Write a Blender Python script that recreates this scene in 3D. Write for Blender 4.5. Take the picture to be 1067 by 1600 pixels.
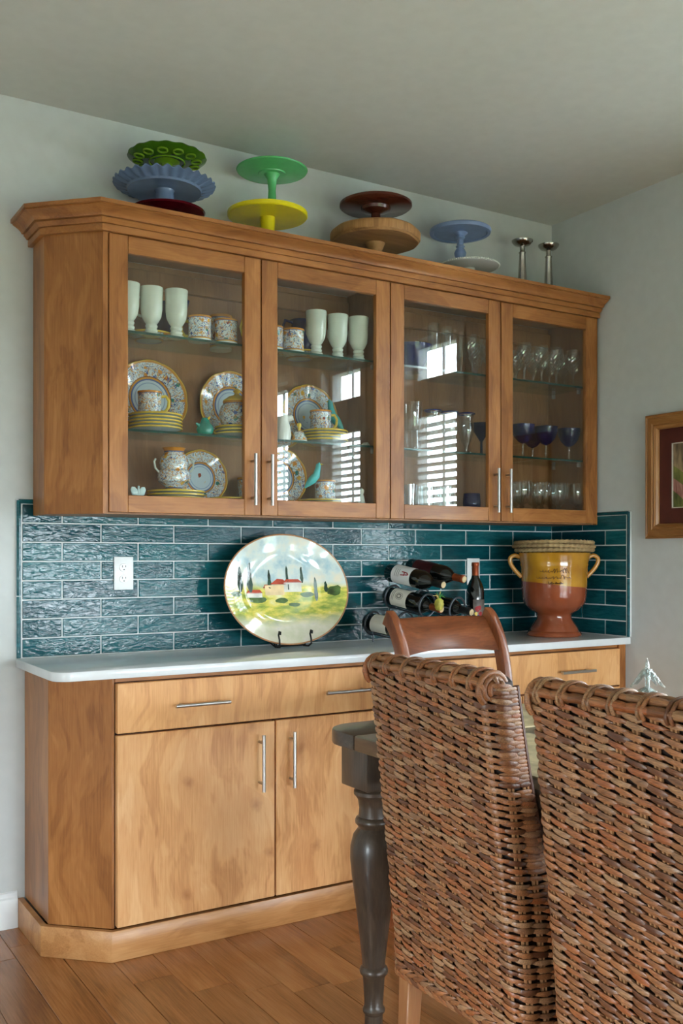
import bpy, bmesh, math, random
from mathutils import Matrix, Vector
random.seed(7)
PI = math.pi
for o in list(bpy.data.objects): bpy.data.objects.remove(o)
SC = bpy.context.scene
COL = SC.collection

# ------------------------------------------------------------------ camera, world, light, exposure
FPX, YAW, V0, CAMH, CAMD = 1533.98, 0.5527, 868.09, 1.2652, 3.4339
cam = bpy.data.cameras.new('camera'); camo = bpy.data.objects.new('camera', cam); COL.objects.link(camo)
cam.sensor_fit = 'VERTICAL'; cam.sensor_height = 36.0; cam.sensor_width = 36.0
cam.lens = FPX / 1600 * 36.0
cam.shift_y = (V0 - 800) / 1600
cam.clip_start = 0.05
camo.location = (0, -CAMD, CAMH); camo.rotation_euler = (PI / 2, 0, -YAW)
SC.camera = camo

XR, ZC = 3.287, 2.827           # right wall, ceiling
XL, YB = -1.0, -5.6             # left wall, rear wall (behind the camera)
WORLD_STRENGTH = 32.0
world = bpy.data.worlds.new('overcast_sky'); SC.world = world; world.use_nodes = True
bgn = world.node_tree.nodes['Background']
bgn.inputs[0].default_value = (0.83, 0.925, 1.0, 1); bgn.inputs[1].default_value = WORLD_STRENGTH
SC.view_settings.view_transform = 'Standard'; SC.view_settings.look = 'None'
SC.view_settings.gamma = 1.0; SC.view_settings.use_curve_mapping = False
SC.view_settings.exposure = 0.15
SC.cycles.transparent_max_bounces = 32
SC.cycles.max_bounces = 10
SC.cycles.diffuse_bounces = 5
SC.cycles.glossy_bounces = 5

# window openings: (wall, a0, a1, z0, z1) a = y on side walls, x on the rear wall
WIN_R = [(-1.29, -1.76), (-2.24, -2.71), (-3.17, -3.64)]
WIN_RZ = (0.80, 2.48)
WIN_REAR_ADDED = [(0.7, 3.15, 0.06, 1.30)]  # unseen rear window, added; width and height set for its light
WIN_LEFT_ADDED = [(-2.95, -2.15, 0.25, 1.05)]  # unseen left window, added to light the wicker chair backs
WIN_R4_ADDED = (-5.4, -4.4, 0.06, 1.30)  # unseen opening far back on the right wall, added and sized for light
def portal(name, loc, rot, sx, sy):
    l = bpy.data.lights.new(name, 'AREA'); l.shape = 'RECTANGLE'; l.size = sx; l.size_y = sy
    l.cycles.is_portal = True
    o = bpy.data.objects.new(name, l); COL.objects.link(o); o.location = loc; o.rotation_euler = rot
for a, b in WIN_R:
    portal('window_portal', (XR + .1, (a + b) / 2, sum(WIN_RZ) / 2), (0, PI / 2, 0), WIN_RZ[1] - WIN_RZ[0], abs(a - b))
portal('window_portal', (XR + .1, (WIN_R4_ADDED[0] + WIN_R4_ADDED[1]) / 2, (WIN_R4_ADDED[2] + WIN_R4_ADDED[3]) / 2), (0, PI / 2, 0), WIN_R4_ADDED[3] - WIN_R4_ADDED[2], WIN_R4_ADDED[1] - WIN_R4_ADDED[0])
for a, b, z0, z1 in WIN_REAR_ADDED:
    portal('window_portal', ((a + b) / 2, YB - .1, (z0 + z1) / 2), (PI / 2, 0, 0), abs(a - b), z1 - z0)
for a, b, z0, z1 in WIN_LEFT_ADDED:
    portal('window_portal', (XL - .1, (a + b) / 2, (z0 + z1) / 2), (0, -PI / 2, 0), z1 - z0, abs(a - b))

# ------------------------------------------------------------------ helpers
_s, _c = math.sin(YAW), math.cos(YAW)
def _ray(u, v):
    a = (u - 533.5) / FPX
    return (_s + a * _c, _c - a * _s, (V0 - v) / FPX)
def aty(u, v, y):
    r = _ray(u, v); k = (y + CAMD) / r[1]; return Vector((r[0] * k, y, CAMH + r[2] * k))
def atx(u, v, x):
    r = _ray(u, v); k = x / r[0]; return Vector((x, -CAMD + r[1] * k, CAMH + r[2] * k))
def atz(u, v, z):
    r = _ray(u, v); k = (z - CAMH) / r[2]; return Vector((r[0] * k, -CAMD + r[1] * k, z))
def XU(u, y): return aty(u, 800, y).x

def srgb(r, g, b):
    f = lambda c: (c / 255 / 12.92) if c / 255 <= .04045 else ((c / 255 + .055) / 1.055) ** 2.4
    return (f(r), f(g), f(b), 1.0)

# geometry = (verts, faces)
def join(*gs):
    V, F = [], []
    for v, f in gs:
        n = len(V); V += [tuple(p) for p in v]; F += [tuple(i + n for i in q) for q in f]
    return V, F
def xf(g, M): return [tuple(M @ Vector(p)) for p in g[0]], g[1]
def mv(g, x, y, z): return [(p[0] + x, p[1] + y, p[2] + z) for p in g[0]], g[1]
def box(x0, x1, y0, y1, z0, z1, bev=0.0, seg=1):
    x0, x1 = sorted((x0, x1)); y0, y1 = sorted((y0, y1)); z0, z1 = sorted((z0, z1))
    v = [(x0, y0, z0), (x1, y0, z0), (x1, y1, z0), (x0, y1, z0), (x0, y0, z1), (x1, y0, z1), (x1, y1, z1), (x0, y1, z1)]
    f = [(0, 3, 2, 1), (4, 5, 6, 7), (0, 1, 5, 4), (1, 2, 6, 5), (2, 3, 7, 6), (3, 0, 4, 7)]
    if bev <= 0: return v, f
    return bevel((v, f), min(bev, .45 * min(x1 - x0, y1 - y0, z1 - z0)), seg)
def bevel(g, w, seg=1, ang=30):
    bm = bmesh.new(); vs = [bm.verts.new(p) for p in g[0]]
    for q in g[1]:
        try: bm.faces.new([vs[i] for i in q])
        except ValueError: pass
    bm.normal_update()
    es = [e for e in bm.edges if len(e.link_faces) == 2 and e.calc_face_angle(0) > math.radians(ang)]
    bmesh.ops.bevel(bm, geom=es, offset=w, segments=seg, profile=.5, affect='EDGES', clamp_overlap=True)
    bm.verts.index_update()
    r = [tuple(v.co) for v in bm.verts], [tuple(v.index for v in q.verts) for q in bm.faces]
    bm.free(); return r
def prism(poly, z0, z1):
    n = len(poly)
    v = [(x, y, z0) for x, y in poly] + [(x, y, z1) for x, y in poly]
    f = [tuple(range(n - 1, -1, -1)), tuple(range(n, 2 * n))]
    f += [(i, (i + 1) % n, n + (i + 1) % n, n + i) for i in range(n)]
    return v, f
def lathe(prof, n=32, rmod=None, cap=True):
    V, F = [], []
    for j, (r, z) in enumerate(prof):
        for i in range(n):
            t = 2 * PI * i / n
            rr, zz = (r, z) if rmod is None else rmod(t, r, z, j)
            V.append((rr * math.cos(t), rr * math.sin(t), zz))
    for j in range(len(prof) - 1):
        for i in range(n):
            F.append((j * n + i, j * n + (i + 1) % n, (j + 1) * n + (i + 1) % n, (j + 1) * n + i))
    if cap:
        if prof[0][0] > 1e-4: F.append(tuple(range(n - 1, -1, -1)))
        if prof[-1][0] > 1e-4: F.append(tuple((len(prof) - 1) * n + i for i in range(n)))
    return V, F
def tube(pts, r, n=8, closed=False, cap=True, rf=None):
    pts = [Vector(p) for p in pts]; m = len(pts); V, F = [], []
    prev = None
    for i in range(m):
        if closed: t = pts[(i + 1) % m] - pts[i - 1]
        else: t = pts[min(i + 1, m - 1)] - pts[max(i - 1, 0)]
        t.normalize()
        if prev is None:
            a = Vector((0, 0, 1)) if abs(t.z) < .9 else Vector((1, 0, 0))
            nrm = (a - t * a.dot(t)).normalized()
        else:
            nrm = (prev - t * prev.dot(t)).normalized()
        prev = nrm; bi = t.cross(nrm)
        rr = r if rf is None else rf(i / max(1, m - 1)) * r
        for k in range(n):
            a = 2 * PI * k / n
            V.append(tuple(pts[i] + (nrm * math.cos(a) + bi * math.sin(a)) * rr))
    for i in range(m if closed else m - 1):
        for k in range(n):
            j = (i + 1) % m
            F.append((i * n + k, i * n + (k + 1) % n, j * n + (k + 1) % n, j * n + k))
    if cap and not closed:
        F.append(tuple(range(n - 1, -1, -1))); F.append(tuple((m - 1) * n + k for k in range(n)))
    return V, F
def ring(r, rt, n=40, k=8, plane='xy'):
    pts = []
    for i in range(n):
        a = 2 * PI * i / n
        x, y = r * math.cos(a), r * math.sin(a)
        pts.append((x, y, 0) if plane == 'xy' else (x, 0, y))
    return tube(pts, rt, k, closed=True)
def cylx(p0, p1, r, n=12): return tube([p0, p1], r, n)
def loft(rings, cap=True):
    n = len(rings[0]); V = [tuple(p) for q in rings for p in q]; F = []
    for j in range(len(rings) - 1):
        for i in range(n):
            F.append((j * n + i, j * n + (i + 1) % n, (j + 1) * n + (i + 1) % n, (j + 1) * n + i))
    if cap:
        F.append(tuple(range(n - 1, -1, -1))); F.append(tuple((len(rings) - 1) * n + i for i in range(n)))
    return V, F

def mesh(name, g, m, smooth=38):
    me = bpy.data.meshes.new(name); me.from_pydata([tuple(p) for p in g[0]], [], [tuple(q) for q in g[1]])
    me.validate(); me.update()
    bm = bmesh.new(); bm.from_mesh(me); bmesh.ops.recalc_face_normals(bm, faces=bm.faces); bm.to_mesh(me); bm.free()
    if smooth:
        me.polygons.foreach_set('use_smooth', [True] * len(me.polygons))
        me.set_sharp_from_angle(angle=math.radians(smooth))
    me.materials.append(m); return me
def link(name, me, parent=None, loc=(0, 0, 0), rot=(0, 0, 0)):
    o = bpy.data.objects.new(name, me); COL.objects.link(o)
    o.location = loc; o.rotation_euler = rot
    if parent is not None: o.parent = parent
    return o
def ob(name, g, m, parent=None, loc=(0, 0, 0), rot=(0, 0, 0), smooth=38):
    return link(name, mesh(name, g, m, smooth), parent, loc, rot)
def tag(o, label, cat, group=None):
    o['label'] = label; o['category'] = cat
    if group: o['group'] = group
    return o
def thing(name, label, cat, loc=(0, 0, 0), rot=(0, 0, 0), group=None):
    o = bpy.data.objects.new(name, None); COL.objects.link(o); o.empty_display_size = .05
    o.location = loc; o.rotation_euler = rot
    return tag(o, label, cat, group)
def struct(name, g, m, smooth=38):
    o = ob(name, g, m, smooth=smooth); o['kind'] = 'structure'; return o
def dup(root, loc, label, rot=None, group=None):
    r = root.copy(); COL.objects.link(r); r.location = loc; r['label'] = label
    if rot is not None: r.rotation_euler = rot
    if group: r['group'] = group
    for ch in list(root.children):
        c = ch.copy(); COL.objects.link(c); c.parent = r
        for gch in list(ch.children):
            d = gch.copy(); COL.objects.link(d); d.parent = c
    return r

# ------------------------------------------------------------------ materials
class NT:
    def __init__(s, name):
        s.m = bpy.data.materials.new(name); s.m.use_nodes = True; s.t = s.m.node_tree
        s.t.nodes.clear(); s.out = s.t.nodes.new('ShaderNodeOutputMaterial')
    def n(s, typ, **kw):
        x = s.t.nodes.new('ShaderNode' + typ)
        for k, v in kw.items():
            if k.startswith('i_'):
                key = k[2:]; key = int(key) if key.isdigit() else key.replace('_', ' ')
                s.set(x.inputs[key], v)
            else: setattr(x, k, v)
        return x
    def set(s, sock, v):
        if isinstance(v, bpy.types.NodeSocket): s.t.links.new(v, sock)
        else: sock.default_value = v
    def math(s, op, a, b=0.0, c=None, clamp=False):
        x = s.n('Math', operation=op, use_clamp=clamp); s.set(x.inputs[0], a); s.set(x.inputs[1], b)
        if c is not None: s.set(x.inputs[2], c)
        return x.outputs[0]
    def mix(s, f, a, b, blend='MIX'):
        x = s.n('Mix', data_type='RGBA', blend_type=blend)
        s.set(x.inputs[0], f); s.set(x.inputs[6], a); s.set(x.inputs[7], b); return x.outputs[2]
    def ramp(s, f, stops, interp='LINEAR'):
        x = s.n('ValToRGB'); s.set(x.inputs[0], f); cr = x.color_ramp; cr.interpolation = interp
        while len(cr.elements) < len(stops): cr.elements.new(.5)
        for e, (p, c) in zip(cr.elements, stops): e.position = p; e.color = c if len(c) == 4 else (*c, 1)
        return x.outputs[0]
    def mapping(s, vec, scale=(1, 1, 1), loc=(0, 0, 0), rot=(0, 0, 0)):
        x = s.n('Mapping'); s.set(x.inputs[0], vec); x.inputs[1].default_value = loc if not isinstance(loc, bpy.types.NodeSocket) else (0, 0, 0)
        x.inputs[2].default_value = rot; x.inputs[3].default_value = scale; return x.outputs[0]
    def noise(s, vec, scale=5, detail=3, rough=.5, dist=0, col=False):
        x = s.n('TexNoise'); s.set(x.inputs['Vector'], vec); x.inputs['Scale'].default_value = scale
        x.inputs['Detail'].default_value = detail; x.inputs['Roughness'].default_value = rough; x.inputs['Distortion'].default_value = dist
        return x.outputs[1 if col else 0]
    def objcoord(s, rand=True):
        tc = s.n('TexCoord'); v = tc.outputs['Object']
        if rand:
            oi = s.n('ObjectInfo'); r = s.math('MULTIPLY', oi.outputs['Random'], 37.0)
            cx = s.n('CombineXYZ'); s.set(cx.inputs[0], r); s.set(cx.inputs[1], r); s.set(cx.inputs[2], s.math('MULTIPLY', r, .61))
            va = s.n('VectorMath', operation='ADD'); s.set(va.inputs[0], v); s.set(va.inputs[1], cx.outputs[0]); v = va.outputs[0]
        return v
    def bump(s, h, strength=.3, dist=.002):
        x = s.n('Bump'); s.set(x.inputs['Height'], h); x.inputs['Strength'].default_value = strength; x.inputs['Distance'].default_value = dist
        return x.outputs[0]
    def pbr(s, color, rough=.5, metal=0.0, spec=.5, normal=None, coat=0.0, trans=0.0, ior=1.45, coat_rough=.05):
        b = s.n('BsdfPrincipled'); s.set(b.inputs['Base Color'], color); s.set(b.inputs['Roughness'], rough)
        s.set(b.inputs['Metallic'], metal); b.inputs['Specular IOR Level'].default_value = spec
        b.inputs['Coat Weight'].default_value = coat; b.inputs['Coat Roughness'].default_value = coat_rough
        b.inputs['Transmission Weight'].default_value = trans; b.inputs['IOR'].default_value = ior
        if normal is not None: s.set(b.inputs['Normal'], normal)
        s.t.links.new(b.outputs[0], s.out.inputs[0]); return s.m

def plain(name, c, rough=.5, metal=0.0, spec=.5, coat=0.0, var=.04, bump=0.0, bscale=200):
    t = NT(name); v = t.objcoord()
    nz = t.noise(v, 22, 3)
    d = tuple(max(0, x * (1 - var * 2.2)) for x in c[:3]) + (1,); l = tuple(min(1, x * (1 + var * 2)) for x in c[:3]) + (1,)
    col = t.ramp(nz, [(.3, d), (.7, l)])
    nrm = t.bump(t.noise(v, bscale, 2), bump, .001) if bump else None
    return t.pbr(col, rough, metal, spec, nrm, coat)

def wood(name, dark, mid, light, axis='z', rough=.35, knots=0.0, coat=.10, figure=1.0, spec=.38):
    t = NT(name); v = t.objcoord()
    g = {'x': (.16, 1, 1), 'y': (1, .16, 1), 'z': (1, 1, .16)}[axis]
    fg = {'x': (2.2, 60, 60), 'y': (60, 2.2, 60), 'z': (60, 60, 2.2)}[axis]
    warp = t.noise(v, 2.2, 2, col=True)
    vs = t.n('VectorMath', operation='SCALE'); t.set(vs.inputs[0], warp); vs.inputs['Scale'].default_value = .22 * figure
    va = t.n('VectorMath', operation='ADD'); t.set(va.inputs[0], v); t.set(va.inputs[1], vs.outputs[0])
    big = t.noise(t.mapping(va.outputs[0], g), 13 * figure, 4, .55)
    fine = t.noise(t.mapping(v, fg), 4.0, 3, .6)
    blot = t.noise(v, 3.1, 3)
    f = t.math('ADD', t.math('MULTIPLY', big, .55), t.math('ADD', t.math('MULTIPLY', fine, .28), t.math('MULTIPLY', blot, .34)))
    f = t.math('ADD', t.math('SUBTRACT', f, .09), t.math('MULTIPLY', t.math('SINE', t.math('MULTIPLY', big, 42.0)), .028))
    col = t.ramp(f, [(.3, dark), (.5, mid), (.72, light)])
    if knots:
        vo = t.n('TexVoronoi', feature='F1', voronoi_dimensions='2D'); sx_ = t.n('SeparateXYZ'); t.set(sx_.inputs[0], va.outputs[0]); cx_ = t.n('CombineXYZ')
        t.set(cx_.inputs[0], sx_.outputs[0]); t.set(cx_.inputs[1], t.math('MULTIPLY', sx_.outputs[2], .8)); t.set(vo.inputs['Vector'], cx_.outputs[0]); vo.inputs['Scale'].default_value = 4.6
        d = vo.outputs['Distance']
        sel = t.n('SeparateColor'); t.set(sel.inputs[0], vo.outputs['Color'])
        on = t.math('GREATER_THAN', sel.outputs[0], .5)
        rg = t.noise(v, 60, 3)
        k = t.math('MULTIPLY', t.math('SUBTRACT', 1.0, t.math('MULTIPLY', t.math('ADD', d, t.math('MULTIPLY', rg, .10)), 6.2), clamp=True), on)
        col = t.mix(t.math('MULTIPLY', k, knots), col, (dark[0] * .62, dark[1] * .55, dark[2] * .5, 1))
        halo = t.math('MULTIPLY', t.math('SUBTRACT', 1.0, t.math('MULTIPLY', d, 2.6), clamp=True), on)
        col = t.mix(t.math('MULTIPLY', halo, .35 * knots), col, dark)
    nrm = t.bump(fine, .06, .0015)
    return t.pbr(col, rough, 0, spec, nrm, coat, coat_rough=.18)

M = {}
M['cab'] = wood('stained_maple', srgb(116, 68, 32), srgb(158, 102, 54), srgb(186, 128, 74), 'z', .36)
M['cabx'] = wood('stained_maple_horizontal', srgb(116, 68, 32), srgb(158, 102, 54), srgb(186, 128, 74), 'x', .36)
M['caby'] = wood('stained_maple_depth', srgb(116, 68, 32), srgb(158, 102, 54), srgb(186, 128, 74), 'y', .36)
M['cabin'] = wood('cabinet_interior_maple', srgb(124, 84, 52), srgb(148, 104, 68), srgb(168, 122, 82), 'z', .45, coat=.05)
M['door'] = wood('honey_alder', srgb(172, 110, 62), srgb(216, 160, 106), srgb(234, 188, 136), 'z', .34, knots=.8)
M['drawer'] = wood('honey_alder_drawer', srgb(182, 124, 74), srgb(216, 160, 104), srgb(232, 184, 130), 'z', .34, knots=.1)
M['gap'] = plain('dark_reveal', srgb(52, 26, 14), .7)
M['plinth'] = wood('plinth_maple', srgb(150, 98, 54), srgb(184, 130, 80), srgb(204, 154, 102), 'x', .36)
M['steel'] = plain('brushed_steel', srgb(190, 188, 184), .28, 1.0, var=.02)
M['quartz'] = plain('white_quartz', srgb(222, 226, 228), .13, spec=.55, var=.012)
M['paint'] = plain('wall_paint', srgb(202, 206, 205), .85, spec=.25, var=.012, bump=.05, bscale=260)
M['ceil'] = plain('ceiling_paint', srgb(200, 201, 195), .9, spec=.2, var=.012, bump=.10, bscale=120)
M['whitetrim'] = plain('white_trim_paint', srgb(232, 235, 236), .4, var=.01)
M['plastic'] = plain('white_plastic', srgb(236, 238, 238), .3, var=.005)
M['slot'] = plain('dark_slot', srgb(30, 28, 26), .6)
M['grout'] = plain('light_grout', srgb(212, 218, 218), .85, var=.03)

def tile_mat():
    t = NT('teal_glazed_tile'); v = t.objcoord(); oi = t.n('ObjectInfo')
    st = t.noise(t.mapping(v, (4, 4, 26), rot=(0, .22, 0)), 3.0, 4, .6, .6)
    base = t.mix(oi.outputs['Random'], srgb(4, 54, 64), srgb(12, 80, 88))
    hi = t.mix(oi.outputs['Random'], srgb(14, 78, 86), srgb(38, 106, 112))
    col = t.mix(t.ramp(st, [(.35, (0, 0, 0)), (.75, (1, 1, 1))]), base, hi)
    w1 = t.noise(t.mapping(v, (17, 17, 46), rot=(0, .3, 0)), 1.3, 2, .5, 1.2)
    w2 = t.noise(t.mapping(v, (1, 1, 2.0)), 60, 2, .5, .8)
    w3 = t.noise(t.mapping(v, (26, 26, 120), rot=(0, .35, 0)), 1.6, 3, .6, 1.6)
    hgt = t.math('ADD', t.math('MULTIPLY', w1, 1.0), t.math('ADD', t.math('MULTIPLY', w2, .05), t.math('MULTIPLY', w3, .12)))
    return t.pbr(col, .05, 0, .42, t.bump(hgt, 1.0, .0017))
M['tile'] = tile_mat()
def floor_mat(name, bricks=False):
    t = NT(name); v = t.objcoord(not bricks); oi = t.n('ObjectInfo')
    big = t.noise(t.mapping(v, (1, .12, 1)), 14, 4, .6, .4)
    fine = t.noise(t.mapping(v, (70, 2.5, 70)), 3, 3, .6)
    f = t.math('ADD', t.math('MULTIPLY', big, .6), t.math('MULTIPLY', fine, .4))
    col = t.ramp(f, [(.3, srgb(118, 70, 34)), (.5, srgb(160, 103, 56)), (.72, srgb(186, 128, 78))])
    if bricks:
        tc = t.n('TexCoord'); br = t.n('TexBrick'); t.set(br.inputs['Vector'], t.mapping(tc.outputs['Object'], rot=(0, 0, PI / 2)))
        br.inputs['Scale'].default_value = 1; br.inputs['Brick Width'].default_value = 1.1; br.inputs['Row Height'].default_value = .125
        br.inputs['Mortar Size'].default_value = .0012; br.inputs['Color1'].default_value = (1, 1, 1, 1); br.inputs['Color2'].default_value = (.72, .7, .68, 1); br.inputs['Mortar'].default_value = (.3, .25, .2, 1)
        col = t.mix(1.0, col, br.outputs[0], 'MULTIPLY')
    else:
        tint = t.ramp(oi.outputs['Random'], [(0, (.74, .72, .70)), (.5, (.95, .94, .92)), (1, (1.1, 1.08, 1.05))])
        col = t.mix(1.0, col, tint, 'MULTIPLY')
    return t.pbr(col, .26, 0, .5, t.bump(fine, .05, .001), coat=.3, coat_rough=.12)
M['plank'] = floor_mat('oak_plank'); M['floorbase'] = floor_mat('oak_floor_far', True)

def thin_glass(name, tint=(1, 1, 1, 1), ior=1.5, boost=1.0, floor_=0.0, rough=0.0, bump=0, bscale=80):
    t = NT(name)
    tr = t.n('BsdfTransparent'); tr.inputs[0].default_value = tint
    gl = t.n('BsdfGlossy'); gl.inputs['Roughness'].default_value = rough; gl.inputs[0].default_value = (1, 1, 1, 1)
    fr = t.n('Fresnel'); bf = t.n('NewGeometry').outputs['Backfacing']
    t.set(fr.inputs[0], t.math('ADD', t.math('MULTIPLY', bf, 1 / ior - ior), ior))   # same reflectance on both sides of a thin pane
    if bump:
        nrm = t.bump(t.noise(t.objcoord(), bscale, 2), bump, .004); t.set(gl.inputs['Normal'], nrm); t.set(fr.inputs['Normal'], nrm)
    f = t.math('ADD', t.math('MULTIPLY', fr.outputs[0], boost), floor_, clamp=True)
    mx = t.n('MixShader'); t.set(mx.inputs[0], f); t.t.links.new(tr.outputs[0], mx.inputs[1]); t.t.links.new(gl.outputs[0], mx.inputs[2])
    t.t.links.new(mx.outputs[0], t.out.inputs[0]); return t.m
M['pane'] = thin_glass('clear_pane', (.97, .985, .975, 1), 1.5, 1.0)
M['winpane'] = thin_glass('window_pane', (.97, .98, .98, 1), 1.45, .8)
M['shelf'] = thin_glass('shelf_glass', (.80, .90, .86, 1), 1.5, .9)
M['shelfedge'] = plain('shelf_glass_edge', srgb(12, 62, 54), .15, spec=.7)
M['crystal'] = thin_glass('clear_crystal', (.90, .92, .92, 1), 1.55, 1.7, .03, .03)
M['cut'] = thin_glass('cut_crystal', (.92, .94, .94, 1), 1.6, 2.2, .02, .01)
M['cobalt'] = thin_glass('cobalt_glass', (.03, .06, .42, 1), 1.5, .8, .005, .02)
_t = M['cobalt'].node_tree; _o = [n_ for n_ in _t.nodes if n_.type == 'OUTPUT_MATERIAL'][0]; _l = _o.inputs[0].links[0].from_socket
_d = _t.nodes.new('ShaderNodeBsdfDiffuse'); _d.inputs[0].default_value = srgb(8, 14, 92); _m = _t.nodes.new('ShaderNodeMixShader'); _m.inputs[0].default_value = .3
_t.links.new(_l, _m.inputs[1]); _t.links.new(_d.outputs[0], _m.inputs[2]); _t.links.new(_m.outputs[0], _o.inputs[0])
M['cobaltsolid'] = plain('cobalt_glaze', srgb(16, 24, 82), .12, spec=.6)
M['celadon'] = plain('celadon_white_glaze', srgb(212, 219, 209), .15, spec=.55, var=.02, coat=.3)

def majolica(name, plate):
    t = NT(name); tc = t.n('TexCoord'); v = t.objcoord()
    sp = t.n('SeparateXYZ'); t.set(sp.inputs[0], tc.outputs['Generated'])
    cx = t.math('MULTIPLY', t.math('SUBTRACT', sp.outputs[0], .5), 2); cy = t.math('MULTIPLY', t.math('SUBTRACT', sp.outputs[1], .5), 2)
    if plate: q = t.math('SQRT', t.math('ADD', t.math('MULTIPLY', cx, cx), t.math('MULTIPLY', cy, cy)))
    else: q = sp.outputs[2]
    white = srgb(212, 222, 226)
    n1 = t.noise(v, 62, 2, .5, 1.4)
    line = t.math('LESS_THAN', t.math('ABSOLUTE', t.math('SUBTRACT', n1, .5)), .028)
    col = t.mix(line, white, srgb(58, 78, 138))
    vo = t.n('TexVoronoi', feature='F1'); t.set(vo.inputs['Vector'], v); vo.inputs['Scale'].default_value = 36
    sc = t.n('SeparateColor'); t.set(sc.inputs[0], vo.outputs['Color'])
    dd = t.math('ADD', vo.outputs['Distance'], t.math('MULTIPLY', t.noise(v, 120, 2), .5))
    blob = t.math('MULTIPLY', t.math('LESS_THAN', dd, .56), t.math('GREATER_THAN', sc.outputs[1], .3))
    hue = t.ramp(sc.outputs[0], [(0, srgb(206, 132, 40)), (.28, srgb(58, 92, 164)), (.5, srgb(34, 120, 116)), (.7, srgb(222, 172, 62)), (.86, srgb(140, 58, 38))], 'CONSTANT')
    col = t.mix(blob, col, hue)
    n2 = t.noise(v, 30, 3, .5, 2.0)
    sw = t.math('LESS_THAN', t.math('ABSOLUTE', t.math('SUBTRACT', n2, .52)), .022)
    col = t.mix(sw, col, srgb(208, 148, 52))
    def band(a, b, c):
        nonlocal col
        m_ = t.math('MULTIPLY', t.math('GREATER_THAN', q, a), t.math('LESS_THAN', q, b)); col = t.mix(m_, col, c)
    if plate:
        band(-1, .53, srgb(196, 212, 222)); band(.40, .43, srgb(150, 170, 200)); band(.49, .53, srgb(80, 102, 158))
        band(.53, .575, srgb(206, 140, 44)); band(.575, .595, srgb(120, 66, 36)); band(.945, 2, srgb(204, 138, 46))
        ctr = t.math('MULTIPLY', t.math('LESS_THAN', q, .24), t.math('LESS_THAN', dd, .55)); col = t.mix(ctr, col, hue)
    else:
        band(-1, .07, white); band(.07, .12, srgb(214, 158, 54)); band(.12, .14, srgb(70, 88, 140))
        band(.90, .925, srgb(70, 88, 140)); band(.925, 1.1, srgb(196, 128, 44))
    return t.pbr(col, .12, 0, .55, coat=.3)
M['majplate'] = majolica('majolica_plate', True); M['majcup'] = majolica('majolica_cup', False)
M['rimyellow'] = plain('yellow_rim_glaze', srgb(222, 190, 74), .2, var=.08)
M['greyware'] = plain('blue_white_glaze', srgb(178, 190, 196), .18, var=.03)
M['teal'] = plain('teal_green_glaze', srgb(14, 128, 112), .15, spec=.6, var=.08)
M['turq'] = plain('turquoise_glaze', srgb(86, 188, 190), .2, var=.05)
M['black'] = plain('black_iron', srgb(26, 25, 26), .45, .3)
M['chairwood'] = wood('cherry_chair_wood', srgb(82, 40, 20), srgb(122, 66, 36), srgb(150, 90, 54), 'x', .28, coat=.4)
M['chairpost'] = wood('cherry_chair_post', srgb(82, 40, 20), srgb(122, 66, 36), srgb(150, 90, 54), 'z', .28, coat=.4)
M['tablewood'] = wood('weathered_grey_oak', srgb(40, 31, 24), srgb(72, 58, 46), srgb(102, 85, 69), 'z', .38, coat=.25)
M['tabletop'] = wood('weathered_tabletop', srgb(38, 30, 24), srgb(68, 56, 46), srgb(96, 82, 69), 'y', .33, coat=.3)
M['tabletopx'] = wood('weathered_breadboard', srgb(38, 30, 24), srgb(68, 56, 46), srgb(96, 82, 69), 'x', .33, coat=.3)

def wicker_mat():
    t = NT('banana_leaf_wicker'); v = t.objcoord(); oi = t.n('ObjectInfo')
    geo = t.n('NewGeometry')
    rnd = t.math('FRACT', t.math('ADD', oi.outputs['Random'], t.math('MULTIPLY', geo.outputs['Random Per Island'], 7.31)))
    base = t.ramp(rnd, [(0, srgb(96, 56, 34)), (.2, srgb(140, 88, 52)), (.42, srgb(166, 110, 68)), (.62, srgb(158, 88, 46)), (.8, srgb(172, 130, 92)), (1, srgb(124, 82, 54))])
    fib = t.noise(t.mapping(v, (160, 14, 200)), 3, 3, .6)
    col = t.mix(t.ramp(fib, [(.38, (1, 1, 1)), (.62, (0, 0, 0))]), base, t.mix(.55, base, srgb(60, 34, 22)))
    return t.pbr(col, .36, 0, .5, t.bump(fib, .35, .0015), coat=.15, coat_rough=.2)
M['wicker'] = wicker_mat()
M['wickercore'] = plain('dark_wicker_core', srgb(40, 25, 18), .6)
M['stake'] = plain('wicker_stake', srgb(160, 114, 76), .45, var=.15)
M['binding'] = plain('dark_edge_binding', srgb(78, 42, 24), .4, var=.1)
M['leg'] = wood('wicker_chair_leg', srgb(110, 66, 36), srgb(146, 96, 58), srgb(170, 122, 80), 'z', .35)
M['jute'] = plain('seagrass_mat', srgb(196, 180, 142), .8, var=.14, bump=.3, bscale=220)
M['rope'] = plain('tan_rope', srgb(160, 134, 94), .85, var=.14, bump=.4, bscale=300)

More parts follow.
